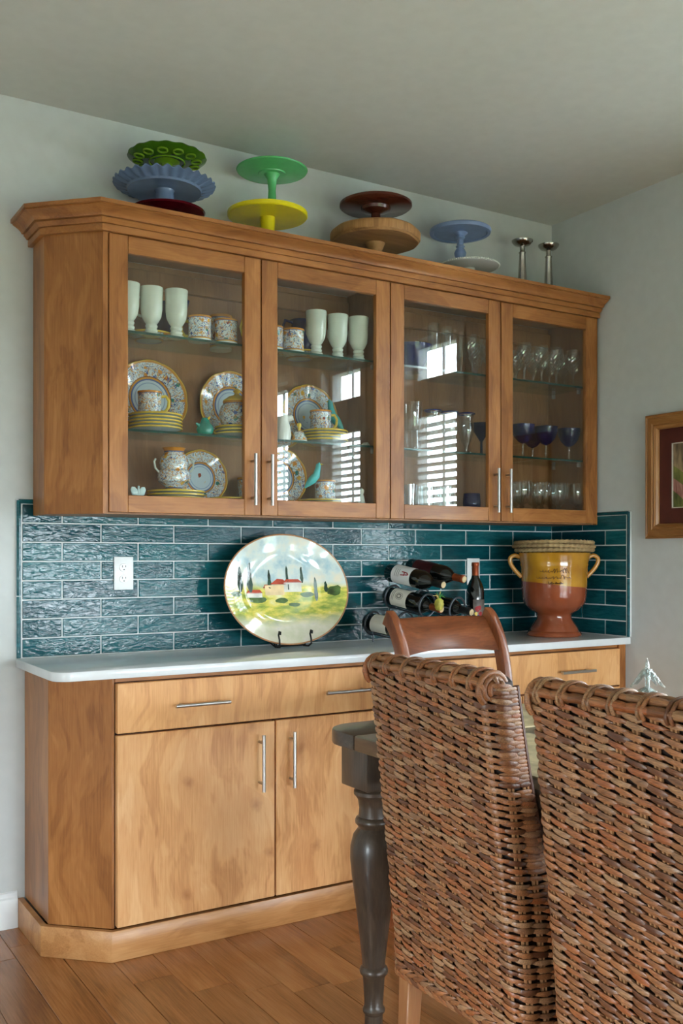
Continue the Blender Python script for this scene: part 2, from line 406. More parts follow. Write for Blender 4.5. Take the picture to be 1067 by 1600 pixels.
# ------------------------------------------------------------------ room shell
def wall_cells(a0, a1, z0, z1, holes):
    """rectangles of a wall minus holes (a,b,z0,z1)"""
    xs = sorted({a0, a1, *[h[0] for h in holes], *[h[1] for h in holes]}); zs = sorted({z0, z1, *[h[2] for h in holes], *[h[3] for h in holes]})
    r = []
    for i in range(len(xs) - 1):
        run = None
        for j in range(len(zs) - 1):
            mx, mz = (xs[i] + xs[i + 1]) / 2, (zs[j] + zs[j + 1]) / 2
            if any(h[0] < mx < h[1] and h[2] < mz < h[3] for h in holes):
                if run: r.append((xs[i], xs[i + 1], *run)); run = None
            else: run = (zs[j] if not run else run[0], zs[j + 1])
        if run: r.append((xs[i], xs[i + 1], *run))
    return r
T = .14
wall_back = struct('wall_back', box(XL - T, XR + T, 0, T, -.02, ZC), M['paint'], 0)
hr = [(min(a, b), max(a, b), *WIN_RZ) for a, b in WIN_R] + [WIN_R4_ADDED]
wall_right = struct('wall_right', join(*[box(XR, XR + T, a, b, c, d) for a, b, c, d in wall_cells(YB - T, 0, -.02, ZC, hr)]), M['paint'], 0)
wall_left = struct('wall_left', join(*[box(XL - T, XL, a, b, c, d) for a, b, c, d in wall_cells(YB - T, 0, -.02, ZC, [(*w,) for w in WIN_LEFT_ADDED])]), M['paint'], 0)
wall_rear = struct('wall_rear', join(*[box(a, b, YB - T, YB, c, d) for a, b, c, d in wall_cells(XL, XR, -.02, ZC, WIN_REAR_ADDED)]), M['paint'], 0)
ceiling = struct('ceiling', box(XL - T, XR + T, YB - T, T, ZC, ZC + .1), M['ceil'], 0)
floor = struct('floor', box(XL - T, XR + T, YB - T, T, -.06, -.006), M['floorbase'], 0)
ground = struct('ground', mv(prism([(14 * math.cos(a * PI / 20), 14 * math.sin(a * PI / 20)) for a in range(40)], -.42, -.4), 0, -2.8, 0), plain('unseen_ground', srgb(96, 106, 78), .9), 0)  # unseen ground disc, added to keep sky light from entering from below
# floor planks (run front to back)
PW = .125
random.seed(11)
x = -.25
pl_cache = {}
while x < XR - .01:
    w = min(PW, XR - x - .001)
    y = -random.uniform(.0, 1.0); y0 = 0.0
    ends = [0.0]
    yy = y
    while yy > -3.2: ends.append(yy); yy -= random.uniform(.65, 1.35)
    ends.append(-3.3)
    for a, b in zip(ends, ends[1:]):
        if a - b < .03: continue
        ob('plank', box(x + .0006, x + w - .0006, b + .0006, a - .0006, -.006, random.uniform(-.0004, .0003), .0012), M['plank'], floor)
    x += w
# baseboard on the back wall, left of the base cabinet
bbp = [(0, 0), (-.014, 0), (-.014, .085), (-.011, .098), (-.006, .104), (-.005, .118), (0, .122)]
def baseboard(name, x0, x1):
    v = [(x0, y, z) for y, z in bbp] + [(x1, y, z) for y, z in bbp]; n = len(bbp)
    f = [tuple(range(n)), tuple(range(2 * n - 1, n - 1, -1))] + [(i, (i + 1) % n, n + (i + 1) % n, n + i) for i in range(n)]
    return struct(name, (v, f), M['whitetrim'], 25)
baseboard('baseboard_back', XL, .817)
g = xf((lambda n: ([(0, y, z) for y, z in bbp] + [(3.2, y, z) for y, z in bbp], [tuple(range(n)), tuple(range(2 * n - 1, n - 1, -1))] + [(i, (i + 1) % n, n + (i + 1) % n, n + i) for i in range(n)]))(len(bbp)), Matrix.Translation((XR, -.47, 0)) @ Matrix.Rotation(-PI / 2, 4, 'Z'))
struct('baseboard_right', g, M['whitetrim'], 25)

# windows; the rear, left and fourth right-wall ones are unseen additions for light
def window(n, wallside, a, b, z0, z1, rail=None, mullions=1):
    a, b = min(a, b), max(a, b)
    if wallside == 'R': B = lambda a0, a1, d0, d1, q0, q1, bv=.002: box(XR + d0, XR + d1, a0, a1, q0, q1, bv)
    elif wallside == 'L': B = lambda a0, a1, d0, d1, q0, q1, bv=.002: box(XL - d1, XL - d0, a0, a1, q0, q1, bv)
    else: B = lambda a0, a1, d0, d1, q0, q1, bv=.002: box(a0, a1, YB - d1, YB - d0, q0, q1, bv)
    fw = .035
    fr = join(B(a, a + fw, .05, .12, z0, z1), B(b - fw, b, .05, .12, z0, z1), B(a + fw, b - fw, .05, .12, z0, z0 + fw), B(a + fw, b - fw, .05, .12, z1 - fw, z1))
    w = struct('window_%d' % n, fr, M['whitetrim'], 0)
    cs = join(B(a - .06, a - .001, -.016, -.0005, z0 - .06, z1 + .06), B(b + .001, b + .06, -.016, -.0005, z0 - .06, z1 + .06), B(a - .001, b + .001, -.016, -.0005, z1 + .001, z1 + .06), B(a - .001, b + .001, -.03, -.0005, z0 - .04, z0 - .001))
    ob('casing', cs, M['whitetrim'], w, smooth=0)
    zs = [z0 + fw, z1 - fw]
    if rail:
        ob('rail', B(a + fw, b - fw, .05, .11, rail[0], rail[1]), M['whitetrim'], w, smooth=0); zs = [z0 + fw, rail[0], rail[1], z1 - fw]
    for k in range(0, len(zs), 2): ob('pane', B(a + fw, b - fw, .082, .086, zs[k], zs[k + 1], 0), M['winpane'], w, smooth=0)
    for i in range(mullions):
        xm = a + (b - a) * (i + 1) / (mullions + 1)
        ob('muntin', B(xm - .006, xm + .006, .076, .092, z0 + fw, z1 - fw), M['whitetrim'], w, smooth=0)
    return w
wn = 1
slat_me = None
ordn = ['nearest the cabinets', 'in the middle of the right wall', 'farthest from the cabinets']
for i, (a, b) in enumerate(WIN_R):
    window(wn, 'R', a, b, WIN_RZ[0], WIN_RZ[1], (2.09, 2.27), 1); wn += 1
    ym = (a + b) / 2; hw = abs(a - b) / 2 - .012
    bl = thing('window_blind', 'white slatted window blind reflected in the cabinet glass, ' + ordn[i], 'blind', (XR + .03, ym, .82), group='blinds on the right wall')
    ob('headrail', box(-.02, .02, -hw, hw, 1.225, 1.262, .003), M['whitetrim'], bl)
    if slat_me is None:
        slat_me = mesh('slat', xf(box(-.021, .021, -hw, hw, -.0015, .0015, 0), Matrix.Rotation(.30, 4, 'Y')), M['whitetrim'], 0)
    for k in range(27): link('slat', slat_me, bl, (0, 0, .02 + k * .0445))
window(wn, 'R', *WIN_R4_ADDED, None, 1); wn += 1
for a, b, c, d in WIN_REAR_ADDED: window(wn, 'B', a, b, c, d, None, 1); wn += 1
for a, b, c, d in WIN_LEFT_ADDED: window(wn, 'L', a, b, c, d, None, 1); wn += 1

# ------------------------------------------------------------------ tiled splashback
ZT = .914; TX0, TP, RP = .8306, .2758, .0660; GR = .0046
tile_cache = {}
def tile_mesh(w, h, axis):
    key = (round(w, 3), round(h, 3), axis)
    if key not in tile_cache:
        g = box(-w / 2, w / 2, -.0085, 0, -h / 2, h / 2, .0022, 2)
        if axis == 'R': g = xf(g, Matrix.Rotation(-PI / 2, 4, 'Z'))
        tile_cache[key] = mesh('tile', g, M['tile'], 12)
    return tile_cache[key]
ob('grout', box(.812, XR - .001, -.0082, -.0005, ZT, 1.4565), M['grout'], wall_back, smooth=0)
ob('grout', box(XR - .0082, XR - .0005, -.4865, -.0083, ZT, 1.4565), M['grout'], wall_right, smooth=0)
for r in range(8):
    zc = ZT + (r + .5) * RP + .0008; h = RP - GR
    edges = [TX0] + [TX0 + (k + (.5 if r % 2 else 1)) * TP for k in range(12)]
    edges = [e for e in edges if e < XR - .03] + [XR - .008]
    for a, b in zip(edges, edges[1:]):
        link('tile', tile_mesh(b - a - GR, h, 'B'), wall_back, ((a + b) / 2, -.002, zc))
    ye = [-.009] + ([-.076, -.345] if r % 2 == 0 else [-.207]) + [-.4667]
    for a, b in zip(ye, ye[1:]):
        link('tile', tile_mesh(a - b - GR, h, 'R'), wall_right, (XR - .002, (a + b) / 2, zc))
def pencil(p0, p1, parent, sx):
    ob('pencil_trim', tube([p0, p1], .0085, 8), M['tile'], parent)
zt1 = ZT + 8 * RP + .008
tl = .8205
pencil((tl, -.006, ZT + .001), (tl, -.006, 1.125), wall_back, 1); pencil((tl, -.006, 1.128), (tl, -.006, zt1 + .004), wall_back, 1)
pencil((tl, -.006, zt1), (1.3, -.006, zt1), wall_back, 1)
pencil((XR - .006, -.478, ZT + .001), (XR - .006, -.478, 1.165), wall_right, 1); pencil((XR - .006, -.478, 1.168), (XR - .006, -.478, zt1 + .004), wall_right, 1)
pencil((XR - .006, -.012, zt1), (XR - .006, -.478, zt1), wall_right, 1)

# ------------------------------------------------------------------ base cabinets, plinth, worktop
BX0, BDW, BYF = 1.0081, .5589, -.445
def bar_handle(parent, p, L, axis, out=.034):
    """bar pull: p = middle of bar foot on the door face (front faces -y)"""
    x, y, z = p
    if axis == 'z':
        g = tube([(x, y - out, z - L / 2), (x, y - out, z + L / 2)], .006, 14)
        f = [cylx((x, y, z + s * L * .36), (x, y - out, z + s * L * .36), .0045) for s in (-1, 1)]
    else:
        g = tube([(x - L / 2, y - out, z), (x + L / 2, y - out, z)], .006, 14)
        f = [cylx((x + s * L * .36, y, z), (x + s * L * .36, y - out, z), .0045) for s in (-1, 1)]
    return ob('handle', join(g, *f), M['steel'], parent)
def base_unit(x0, i0, label, left):
    t = thing('base_cabinet', label, 'cabinet', (x0, 0, 0))
    o = lambda x: x - x0
    x1 = x0 + 2 * BDW
    if left:
        ob('end_panel', box(o(.842), o(.858), -.30, -.003, .098, .884, .001), M['cab'], t)
        p0, p1 = Vector((.842, -.30)), Vector((1.0, -.447))
        dd = (p1 - p0); L = dd.length; ang = math.atan2(dd.y, dd.x)
        ob('corner_panel', xf(box(0, L, 0, .016, .098, .884, .001), Matrix.Translation((o(p0.x), p0.y, 0)) @ Matrix.Rotation(ang, 4, 'Z')), M['cab'], t)
        ob('corner_stile', box(o(.9995), o(1.0081), -.447, -.43, .098, .884, .001), M['cab'], t)
    else:
        ob('end_stile', box(o(x1), o(XR - .001), -.455, -.43, .098, .884, .001), M['cab'], t)
    ob('carcass', box(.002, 2 * BDW - .002, -.4395, -.003, .098, .8835), M['gap'], t, smooth=0)
    ob('top_rail', box(.001, 2 * BDW - .001, -.447, -.4396, .868, .8835, .001), M['cabx'], t)
    dr = ob('drawer', box(.003, 2 * BDW - .003, BYF - .0205, BYF + .004, .7085, .8655, .0022), M['drawer'], t)
    for k in (.5, 1.5): bar_handle(dr, (BDW * k + .0, BYF - .0205, .785), .19, 'x')
    for k in range(2):
        d = ob('door', box(BDW * k + .003, BDW * (k + 1) - .003, BYF - .0205, BYF + .004, .1035, .7025, .0022), M['door'], t)
        bar_handle(d, (BDW - .062 if k == 0 else BDW + .056, BYF - .0205, .568), .19, 'z')
base_unit(BX0, 0, 'honey wood base cabinet with clipped corner, wide drawer and two doors, left of table', True)
base_unit(BX0 + 2 * BDW, 1, 'honey wood base cabinet under the terracotta pot, behind the dining chairs', False)
# plinth boards
pk = tag(ob('plinth', ([], []) if False else bevel(prism([(.8177, -.003), (.8177, -.3004), (.9925, -.468), (XR - .002, -.468), (XR - .002, -.45), (1.0, -.45), (.8377, -.292), (.8377, -.003)], 0.0005, .0965), .0012), M['plinth']), 'honey wood plinth board wrapping the foot of the base cabinets', 'plinth')
def arc(cx, cy, r, a0, a1, n=8): return [(cx + r * math.cos(a0 + (a1 - a0) * i / n), cy + r * math.sin(a0 + (a1 - a0) * i / n)) for i in range(n + 1)]
wt = [(.810, -.0105)] + arc(.810 + .055, -.493 + .055, .055, PI, 1.5 * PI) + [(XR - .0105, -.493), (XR - .0105, -.0105)]
tag(ob('worktop', bevel(prism(wt, .8845, .914), .003, 2), M['quartz']), 'white quartz worktop with a rounded left corner on the base cabinets', 'worktop')

# ------------------------------------------------------------------ upper cabinets
UX0, UDW, UYF = 1.0363, .5578, -.3051
UZ0, UZ1 = 1.402, 2.345
S1, S2, S0 = 2.021, 1.691, 1.450        # shelf tops
def upper_unit(i, label):
    x0 = UX0 + 2 * i * UDW; W2 = 2 * UDW
    t = thing('wall_cabinet', label, 'cabinet', (x0, 0, UZ0)); Z = lambda z: z - UZ0
    o = lambda x: x - x0
    if i == 0:
        ob('end_panel', box(o(.868), o(.884), -.152, -.012, 0, Z(UZ1), .001), M['cab'], t)
        p0, p1 = Vector((.868, -.152)), Vector((1.018, -.2985)); dd = p1 - p0
        ob('corner_panel', xf(box(0, dd.length, 0, .016, 0, Z(UZ1), .001), Matrix.Translation((o(p0.x), p0.y, 0)) @ Matrix.Rotation(math.atan2(dd.y, dd.x), 4, 'Z')), M['cab'], t)
        ob('corner_stile', box(o(1.018), o(1.037), -.300, -.27, 0, Z(UZ1), .001), M['cab'], t)
        ob('bottom_panel', prism([(o(.885), -.013), (o(.885), -.15), (o(1.03), -.28), (W2 - .001, -.28), (W2 - .001, -.013)], .0005, S0 - UZ0), M['cabin'], t, smooth=0)
        xs0 = .001
    else:
        ob('end_stile', box(W2 + .001, o(XR - .0105), -.300, -.27, 0, Z(UZ1), .001), M['cab'], t)
        ob('bottom_panel', box(0, W2 + .015, -.28, -.013, .0005, S0 - UZ0), M['cabin'], t, smooth=0)
    ob('side_panel', box(.0005, .017, -.281, -.0165, S0 - UZ0, Z(UZ1) - .02), M['cabin'], t, smooth=0)
    ob('side_panel', box(W2 - .017, W2 - .0005, -.281, -.0165, S0 - UZ0, Z(UZ1) - .02), M['cabin'], t, smooth=0)
    ob('back_panel', box(.001, W2 - .001, -.0165, -.0105, S0 - UZ0, Z(UZ1) - .02), M['cabin'], t, smooth=0)
    ob('hanging_rail', box(.018, W2 - .018, -.034, -.017, Z(2.235), Z(2.30), .003), M['cabin'], t, smooth=0)
    ob('top_panel', box(.0005, W2 - .0005, -.281, -.0165, Z(UZ1) - .019, Z(UZ1), .0), M['cabin'], t, smooth=0)
    for zs in (S1, S2):
        sh = ob('glass_shelf', box(.019, W2 - .019, -.2585, -.035, Z(zs) - .008, Z(zs)), M['shelf'], t, smooth=0)
        ob('polished_edge', box(.019, W2 - .019, -.2600, -.2587, Z(zs) - .008, Z(zs)), M['shelfedge'], sh, smooth=0)
        for sx in (.026, W2 - .026):
            for sy in (-.06, -.22): ob('shelf_pin', box(sx - .008, sx + .008, sy - .006, sy + .006, Z(zs) - .026, Z(zs) - .0085, .002), M['steel'], t)
    for k in range(2):
        a, b = UDW * k + .002, UDW * (k + 1) - .002
        z0, z1 = Z(1.408), Z(2.3215); st = .064; rl = .057; y0, y1 = UYF, UYF + .021
        d = bpy.data.objects.new('door', None); COL.objects.link(d); d.parent = t; d.location = (0, 0, 0)
        for s in (0, 1):
            xa = a if s == 0 else b - st
            ob('stile', box(xa, xa + st, y0, y1, z0, z1, .0016), M['cab'], d)
        ob('rail', box(a + st + .0003, b - st - .0003, y0, y1, z0, z0 + rl, .0016), M['cabx'], d)
        ob('rail', box(a + st + .0003, b - st - .0003, y0, y1, z1 - rl, z1, .0016), M['cabx'], d)
        ob('glass_pane', box(a + st - .004, b - st + .004, y0 + .011, y0 + .014, z0 + rl - .004, z1 - rl + .004), M['pane'], d, smooth=0)
        bar_handle(d, (UDW - .037 if k == 0 else UDW + .029, y0, Z(1.534)), .182, 'z', .03)
    return t
upper_unit(0, 'glass-fronted wall cabinet of painted crockery with a clipped left corner')
upper_unit(1, 'glass-fronted wall cabinet of drinking glasses beside the right wall')
# crown moulding swept along the cabinet tops: (offset out, z)
cp = [(.000, 2.3235), (.015, 2.3235), (.015, 2.3435), (.011, 2.3440), (.011, 2.3465), (.019, 2.3475), (.024, 2.3540), (.030, 2.3605), (.025, 2.3610), (.025, 2.3640), (.036, 2.3650), (.039, 2.3710), (.048, 2.3800), (.062, 2.3885), (.067, 2.3910), (.066, 2.3940), (.073, 2.3950), (.073, 2.4075), (.000, 2.4075)]
def crown():
    base = [Vector((.868, -.0005)), Vector((.868, -.152)), Vector((1.018, -.3015)), Vector((XR - .0105, -.3015))]
    dirs = [(base[i + 1] - base[i]).normalized() for i in range(3)]
    nr = [Vector((d.y, -d.x)) for d in dirs]      # outward
    off = [nr[0], (nr[0] + nr[1]) / (1 + nr[0].dot(nr[1])), (nr[1] + nr[2]) / (1 + nr[1].dot(nr[2])), nr[2]]
    rings = [[(b.x + n.x * o, b.y + n.y * o, z) for o, z in cp] for b, n in zip(base, off)]
    return loft(rings)
tag(ob('crown_moulding', crown(), M['cabx'], smooth=30), 'stepped brown wood crown moulding along the top of the wall cabinets', 'moulding')
tag(ob('dust_cover', prism([(.8695, -.0005), (.8695, -.151), (1.0185, -.3005), (XR - .0005, -.3005), (XR - .0005, -.0005)], UZ1 + .0005, 2.4), M['cabin'], smooth=0), 'flat wooden cabinet top board hidden behind the crown moulding', 'board')

# ------------------------------------------------------------------ outlets
def outlet(x, z, label, loc_y=-.0106):
    t = thing('power_outlet', label, 'outlet', (x, loc_y, z))
    ob('face_plate', box(-.036, .036, -.006, 0, -.0595, .0595, .003, 2), M['plastic'], t)
    for s in (1, -1):
        f = ob('socket', xf(lathe([(0, 0), (.0165, 0), (.0172, .0015), (.0172, .004)], 24, cap=False), Matrix.Translation((0, -.0085, s * .0205)) @ Matrix.Rotation(-PI / 2, 4, 'X') @ Matrix.Scale(.86, 4, (0, 1, 0))), M['plastic'], t)
        for sx, h in ((-.006, .0075), (.006, .0062)): ob('slot', box(sx - .0011, sx + .0011, -.0089, -.0084, s * .0205 + .0045 - h / 2, s * .0205 + .0045 + h / 2), M['slot'], f, smooth=0)
        ob('slot', xf(lathe([(0, 0), (.0026, 0), (.0026, .0004)], 12, cap=False), Matrix.Translation((0, -.0089, s * .0205 - .007)) @ Matrix.Rotation(-PI / 2, 4, 'X')), M['slot'], f)
    ob('screw', xf(lathe([(0, 0), (.0028, .0004), (.003, .0012)], 12, cap=False), Matrix.Translation((0, -.0075, 0)) @ Matrix.Rotation(-PI / 2, 4, 'X')), M['plastic'], t)
outlet(1.188, 1.2015, 'white double power outlet on the teal tiles left of the platter')
outlet(2.80, 1.1935, 'white double power outlet on the tiles behind the standing wine bottle')

# ------------------------------------------------------------------ cake stands on top of the cabinets
CT = 2.4001
def stand(name, label, u, v, y, r, zb, mat, style, base_r=None, group=None):
    """v = pixel row of the plate centre; plate radius r; standing at height zb"""
    p = aty(u, v, y); h = p.z - zb
    t = thing(name, label, 'cake stand', (p.x, y, zb))
    return t, h
# red footed plate, fluted grey-blue stand and green glass stand stacked at the left
y = -.16
t, h = stand('cake_stand', 'dark red glass cake stand at the bottom of the left stack', 262, 333, y, 0, CT, None, 0)
M['redglass'] = plain('ruby_red_glass', srgb(82, 8, 22), .12, spec=.6)
ob('plate', lathe([(.02, h - .012), (.09, h - .009), (.128, h - .002), (.132, h + .004), (.12, h + .002), (0, h - .002)], 48), M['redglass'], t)
ob('foot', lathe([(.07, 0), (.068, .006), (.03, .016), (.022, h - .02), (.03, h - .011)], 32), M['redglass'], t)
ztop = CT + h
p = aty(257, 293, y); h = p.z - ztop - .004
M['bluegrey'] = plain('grey_blue_glaze', srgb(104, 124, 156), .18, spec=.55, var=.03)
t = thing('cake_stand', 'grey-blue cake stand with a fluted rim, between red and green ones', 'cake stand', (p.x, y, ztop + .004))
R = .178
flute = lambda tt, r, z, j: (r * (1 + (.012 * math.cos(30 * tt) if r > R * .85 else 0)), z + (.004 * math.cos(30 * tt) if r > R * .8 else 0))
ob('plate', lathe([(.03, h - .012), (.12, h - .012), (.128, h - .016), (.132, h - .009), (.155, h - .002), (R, h + .008), (R - .002, h + .012), (.15, h + .003), (.12, h - .004), (0, h - .004)], 240, flute), M['bluegrey'], t)
ob('foot', lathe([(.062, 0), (.06, .005), (.036, .012), (.032, h - .02), (.036, h - .011)], 40), M['bluegrey'], t)
ztop2 = p.z
p = aty(261, 250, y); h = p.z - ztop2
M['greenglass'] = plain('olive_green_glass', srgb(58, 98, 14), .08, spec=.7, var=.1)
M['greenglass2'] = plain('bright_green_glass', srgb(104, 140, 28), .08, spec=.7, var=.1)
t = thing('cake_stand', 'olive green pressed-glass cake stand on top of the left stack', 'cake stand', (p.x, y, ztop2))
R = .138
sc = lambda tt, r, z, j: (r * (1 + (.007 * math.cos(16 * tt) if r > R * .85 else 0)), z + (.0012 * math.cos(16 * tt) if r > R * .85 else 0))
ob('plate', lathe([(.02, h - .008), (.075, h - .008), (.115, h - .004), (R, h + .008), (R - .003, h + .012), (.11, h + .002), (0, h)], 128, sc), M['greenglass'], t)
for k in range(12):
    a = 2 * PI * k / 12
    ob('pressed_ring', mv(xf(ring(.0165, .0035, 20, 6), Matrix.Rotation(-.12, 4, 'Y')), 0, 0, 0), M['greenglass2'], t, (.103 * math.cos(a), .103 * math.sin(a), h - .007), (0, 0, a))
ob('pressed_ring', ring(.062, .003, 40, 6), M['greenglass2'], t, (0, 0, h - .009))
ob('foot', lathe([(.05, 0.0), (.048, .004), (.02, .012), (.013, h * .5), (.02, h - .016), (.045, h - .008)], 32), M['greenglass2'], t)
# jade on yellow
M['yellow'] = plain('yellow_paint_glaze', srgb(232, 214, 28), .25, spec=.5, var=.02)
M['jade'] = plain('jade_green_glass', srgb(84, 176, 106), .14, spec=.6, var=.03)
p = aty(418, 335, y); h = p.z - CT
t = thing('cake_stand', 'bright yellow flat cake stand carrying the jade green one', 'cake stand', (p.x, y, CT))
ob('plate', lathe([(.02, h - .012), (.146, h - .012), (.150, h - .008), (.150, h + .004), (.146, h + .006), (0, h + .006)], 64), M['yellow'], t)
ob('foot', lathe([(.075, 0), (.073, .006), (.034, .02), (.026, h * .6), (.028, h - .012)], 36), M['yellow'], t)
zt = p.z + .006
p = aty(425, 268, y); h = p.z - zt
t = thing('cake_stand', 'pale jade green glass cake stand stacked on the yellow one', 'cake stand', (p.x, y, zt))
ob('plate', lathe([(.016, h - .012), (.05, h - .012), (.052, h - .008), (.10, h - .004), (.131, h), (.134, h + .004), (.13, h + .007), (.09, h + .002), (0, h + .001)], 64), M['jade'], t)
ob('foot', lathe([(.06, 0), (.058, .005), (.03, .012), (.017, .03), (.014, h * .55), (.018, h - .03), (.03, h - .012)], 36), M['jade'], t)
# wood stands
M['darkwood'] = wood('dark_walnut_lazy', srgb(44, 18, 12), srgb(74, 32, 20), srgb(104, 52, 32), 'x', .25, coat=.4)
M['slabwood'] = wood('pale_slab_wood', srgb(122, 84, 50), srgb(160, 116, 72), srgb(186, 142, 92), 'x', .5, coat=.05)
M['bark'] = wood('slab_edge', srgb(116, 78, 46), srgb(170, 124, 76), srgb(196, 150, 98), 'z', .6, coat=0)
p = aty(586, 375, y); h = p.z - CT
t = thing('cake_stand', 'thick pale tree-slice cake stand with a live edge', 'cake stand', (p.x, y, CT))
random.seed(3); ph = [random.uniform(0, 6.28) for _ in range(5)]
slab = lambda tt, r, z, j: (r * (1 + .018 * math.sin(3 * tt + ph[0]) + .012 * math.sin(5 * tt + ph[1]) + .006 * math.sin(11 * tt + ph[2])), z)
ob('slab', lathe([(0, h - .014), (.17, h - .014), (.176, h - .008), (.178, h + .026), (.172, h + .032), (0, h + .032)], 96, slab, cap=False), M['slabwood'], t)
ob('live_edge', lathe([(.1775, h - .006), (.1805, h - .002), (.181, h + .022), (.179, h + .026)], 96, slab, cap=False), M['bark'], t)
ob('foot', lathe([(.06, 0), (.06, .012), (.03, .03), (.026, h - .05), (.04, h - .0145)], 28), M['bark'], t)
zt = p.z + .032
p = aty(587, 321, y); h = p.z - zt
t = thing('cake_stand', 'dark reddish-brown wooden cake stand on the tree-slice one', 'cake stand', (p.x, y, zt))
ob('plate', lathe([(0, h - .01), (.138, h - .01), (.145, h - .005), (.145, h + .004), (.138, h + .008), (0, h + .008)], 64, cap=False), M['darkwood'], t)
ob('foot', lathe([(.066, 0), (.064, .01), (.02, .02), (.018, h - .034), (.03, h - .03), (.056, h - .022), (.06, h - .0105)], 36), M['darkwood'], t)
# blue stand on white beaded stand
M['wedge'] = plain('soft_blue_paint', srgb(122, 142, 178), .35, var=.04)
M['milk'] = plain('milk_glass', srgb(224, 226, 222), .15, var=.01)
p = aty(733, 416, y); h = p.z - CT
t = thing('cake_stand', 'low white cake stand with a beaded rim below the soft blue one', 'cake stand', (p.x, y, CT))
ob('plate', lathe([(.02, h - .01), (.11, h - .008), (.124, h - .004), (.126, h + .003), (0, h + .002)], 64), M['milk'], t)
ob('foot', lathe([(.06, 0), (.055, .006), (.025, .014), (.025, h - .01)], 32), M['milk'], t)
beads = join(*[mv(lathe([(0, -.0042), (.003, -.003), (.0042, 0), (.003, .003), (0, .0042)], 8, cap=False), .127 * math.cos(2 * PI * k / 84), .127 * math.sin(2 * PI * k / 84), h) for k in range(84)])
ob('beaded_rim', beads, M['milk'], t)
zt = p.z + .003; zt_x = p.x
p = aty(719, 362, y); h = p.z - zt
t = thing('cake_stand', 'soft blue painted cake stand with a turned stem', 'cake stand', (p.x, y, zt))
ob('plate', lathe([(0, h - .006), (.112, h - .006), (.115, h - .010), (.127, h - .010), (.130, h - .004), (.130, h + .005), (.126, h + .008), (0, h + .008)], 64, cap=False), M['wedge'], t)
ob('foot', lathe([(.05, 0), (.048, .008), (.022, .014), (.018, .02), (.024, .034), (.026, .045), (.019, .06), (.014, .066), (.02, .072), (.014, .078), (.013, h - .035), (.02, h - .028), (.018, h - .02), (.032, h - .0065)], 32), M['wedge'], t)
# silver candlesticks
M['silver'] = plain('mercury_silver', srgb(176, 172, 164), .2, 1.0, var=.08)
for u, v, lab in ((816, 376, 'silver candlestick on the cabinet top, next to the blue stand'), (857, 383, 'silver candlestick on the cabinet top, nearest the right wall')):
    p = aty(u, v, -.15); h = p.z - CT
    t = thing('candlestick', lab, 'candlestick', (p.x, -.15, CT), group='silver candlesticks')
    ob('stem', lathe([(.045, 0), (.043, .006), (.03, .014), (.026, .03), (.031, .042), (.027, .05), (.022, .054), (.020, .075), (.0135, h - .06), (.016, h - .056), (.016, h - .052), (.011, h - .048), (.012, h - .026)], 28), M['silver'], t)
    ob('drip_pan', lathe([(.012, h - .026), (.036, h - .018), (.046, h - .006), (.047, h), (.043, h + .001), (.034, h - .008), (0, h - .014)], 36), M['silver'], t)

# ------------------------------------------------------------------ crockery in the left wall cabinet
def gob_prof(r, h):    # celadon footed mug (outer + inner wall)
    return [(0, 0), (r * .62, 0), (r * .62, h * .05), (r * .5, h * .08), (r * .56, h * .12), (r * .46, h * .16), (r * .54, h * .21), (r * .46, h * .25), (r * .62, h * .30), (r * .84, h * .40), (r * .93, h * .55), (r * .95, h * .8), (r * 1.0, h * .985), (r * .98, h), (r * .93, h * .985), (r * .88, h * .6), (r * .7, h * .4), (0, h * .34)]
gob_me = mesh('body', lathe(gob_prof(.0405, .168), 32, cap=False), M['celadon'])
gh_me = mesh('handle', tube([(-.036, 0, .135), (-.052, 0, .138), (-.064, 0, .12), (-.062, 0, .095), (-.05, 0, .076), (-.034, 0, .07)], .0045, 8), M['celadon'])
def goblet(u, y, lab, rz=-1.5):
    t = thing('footed_mug', lab, 'mug', (XU(u, y), y, S1 + .0002), (0, 0, rz), group='celadon footed mugs')
    link('body', gob_me, t); link('handle', gh_me, t)
goblet(200, -.215, 'white footed mug cut off by the left door frame, top shelf')
goblet(236.5, -.205, 'white footed mug with a visible handle, second from the left, top shelf', -.55)
goblet(275.5, -.217, 'white footed mug next to the painted mugs, left door, top shelf')
goblet(494, -.22, 'white footed mug beside the painted mugs, second door, top shelf')
goblet(527.5, -.212, 'white footed mug in the middle of three, second door, top shelf')
goblet(560, -.22, 'white footed mug at the right end, second door, top shelf')
def mug_prof(r, h): return [(0, 0), (r * .92, 0), (r * .97, h * .04), (r * .96, h * .12), (r * .93, h * .5), (r * .96, h * .88), (r, h * .97), (r * .98, h), (r * .92, h * .97), (r * .87, h * .5), (r * .86, h * .08), (0, h * .06)]
mug_me = mesh('body', lathe(mug_prof(.0425, .088), 32, cap=False), M['majcup'])
mh_me = mesh('handle', tube([(.038, 0, .072), (.056, 0, .074), (.066, 0, .058), (.064, 0, .036), (.052, 0, .02), (.038, 0, .02)], .0055, 8), M['rimyellow'])
def mug(u, y, z, lab, rz=.9):
    t = thing('painted_mug', lab, 'mug', (XU(u, y), y, z + .0002), (0, 0, rz), group='painted mugs')
    link('body', mug_me, t); link('handle', mh_me, t); return t
mug(312, -.215, S1, 'painted mug with dragon pattern, next to white footed mug, left door', 2.6)
mug(345, -.115, S1, 'taller painted mug half hidden behind two others, left door top shelf').scale = (1, 1, 1.45)
mug(353, -.218, S1, 'painted mug in front of another mug, left door top shelf', 1.6)
mug(425, -.215, S1, 'painted mug cut off by the door frame, second door top shelf', 2.2)
mug(458, -.215, S1, 'painted mug left of the white footed mugs, second door top shelf', 2.4)
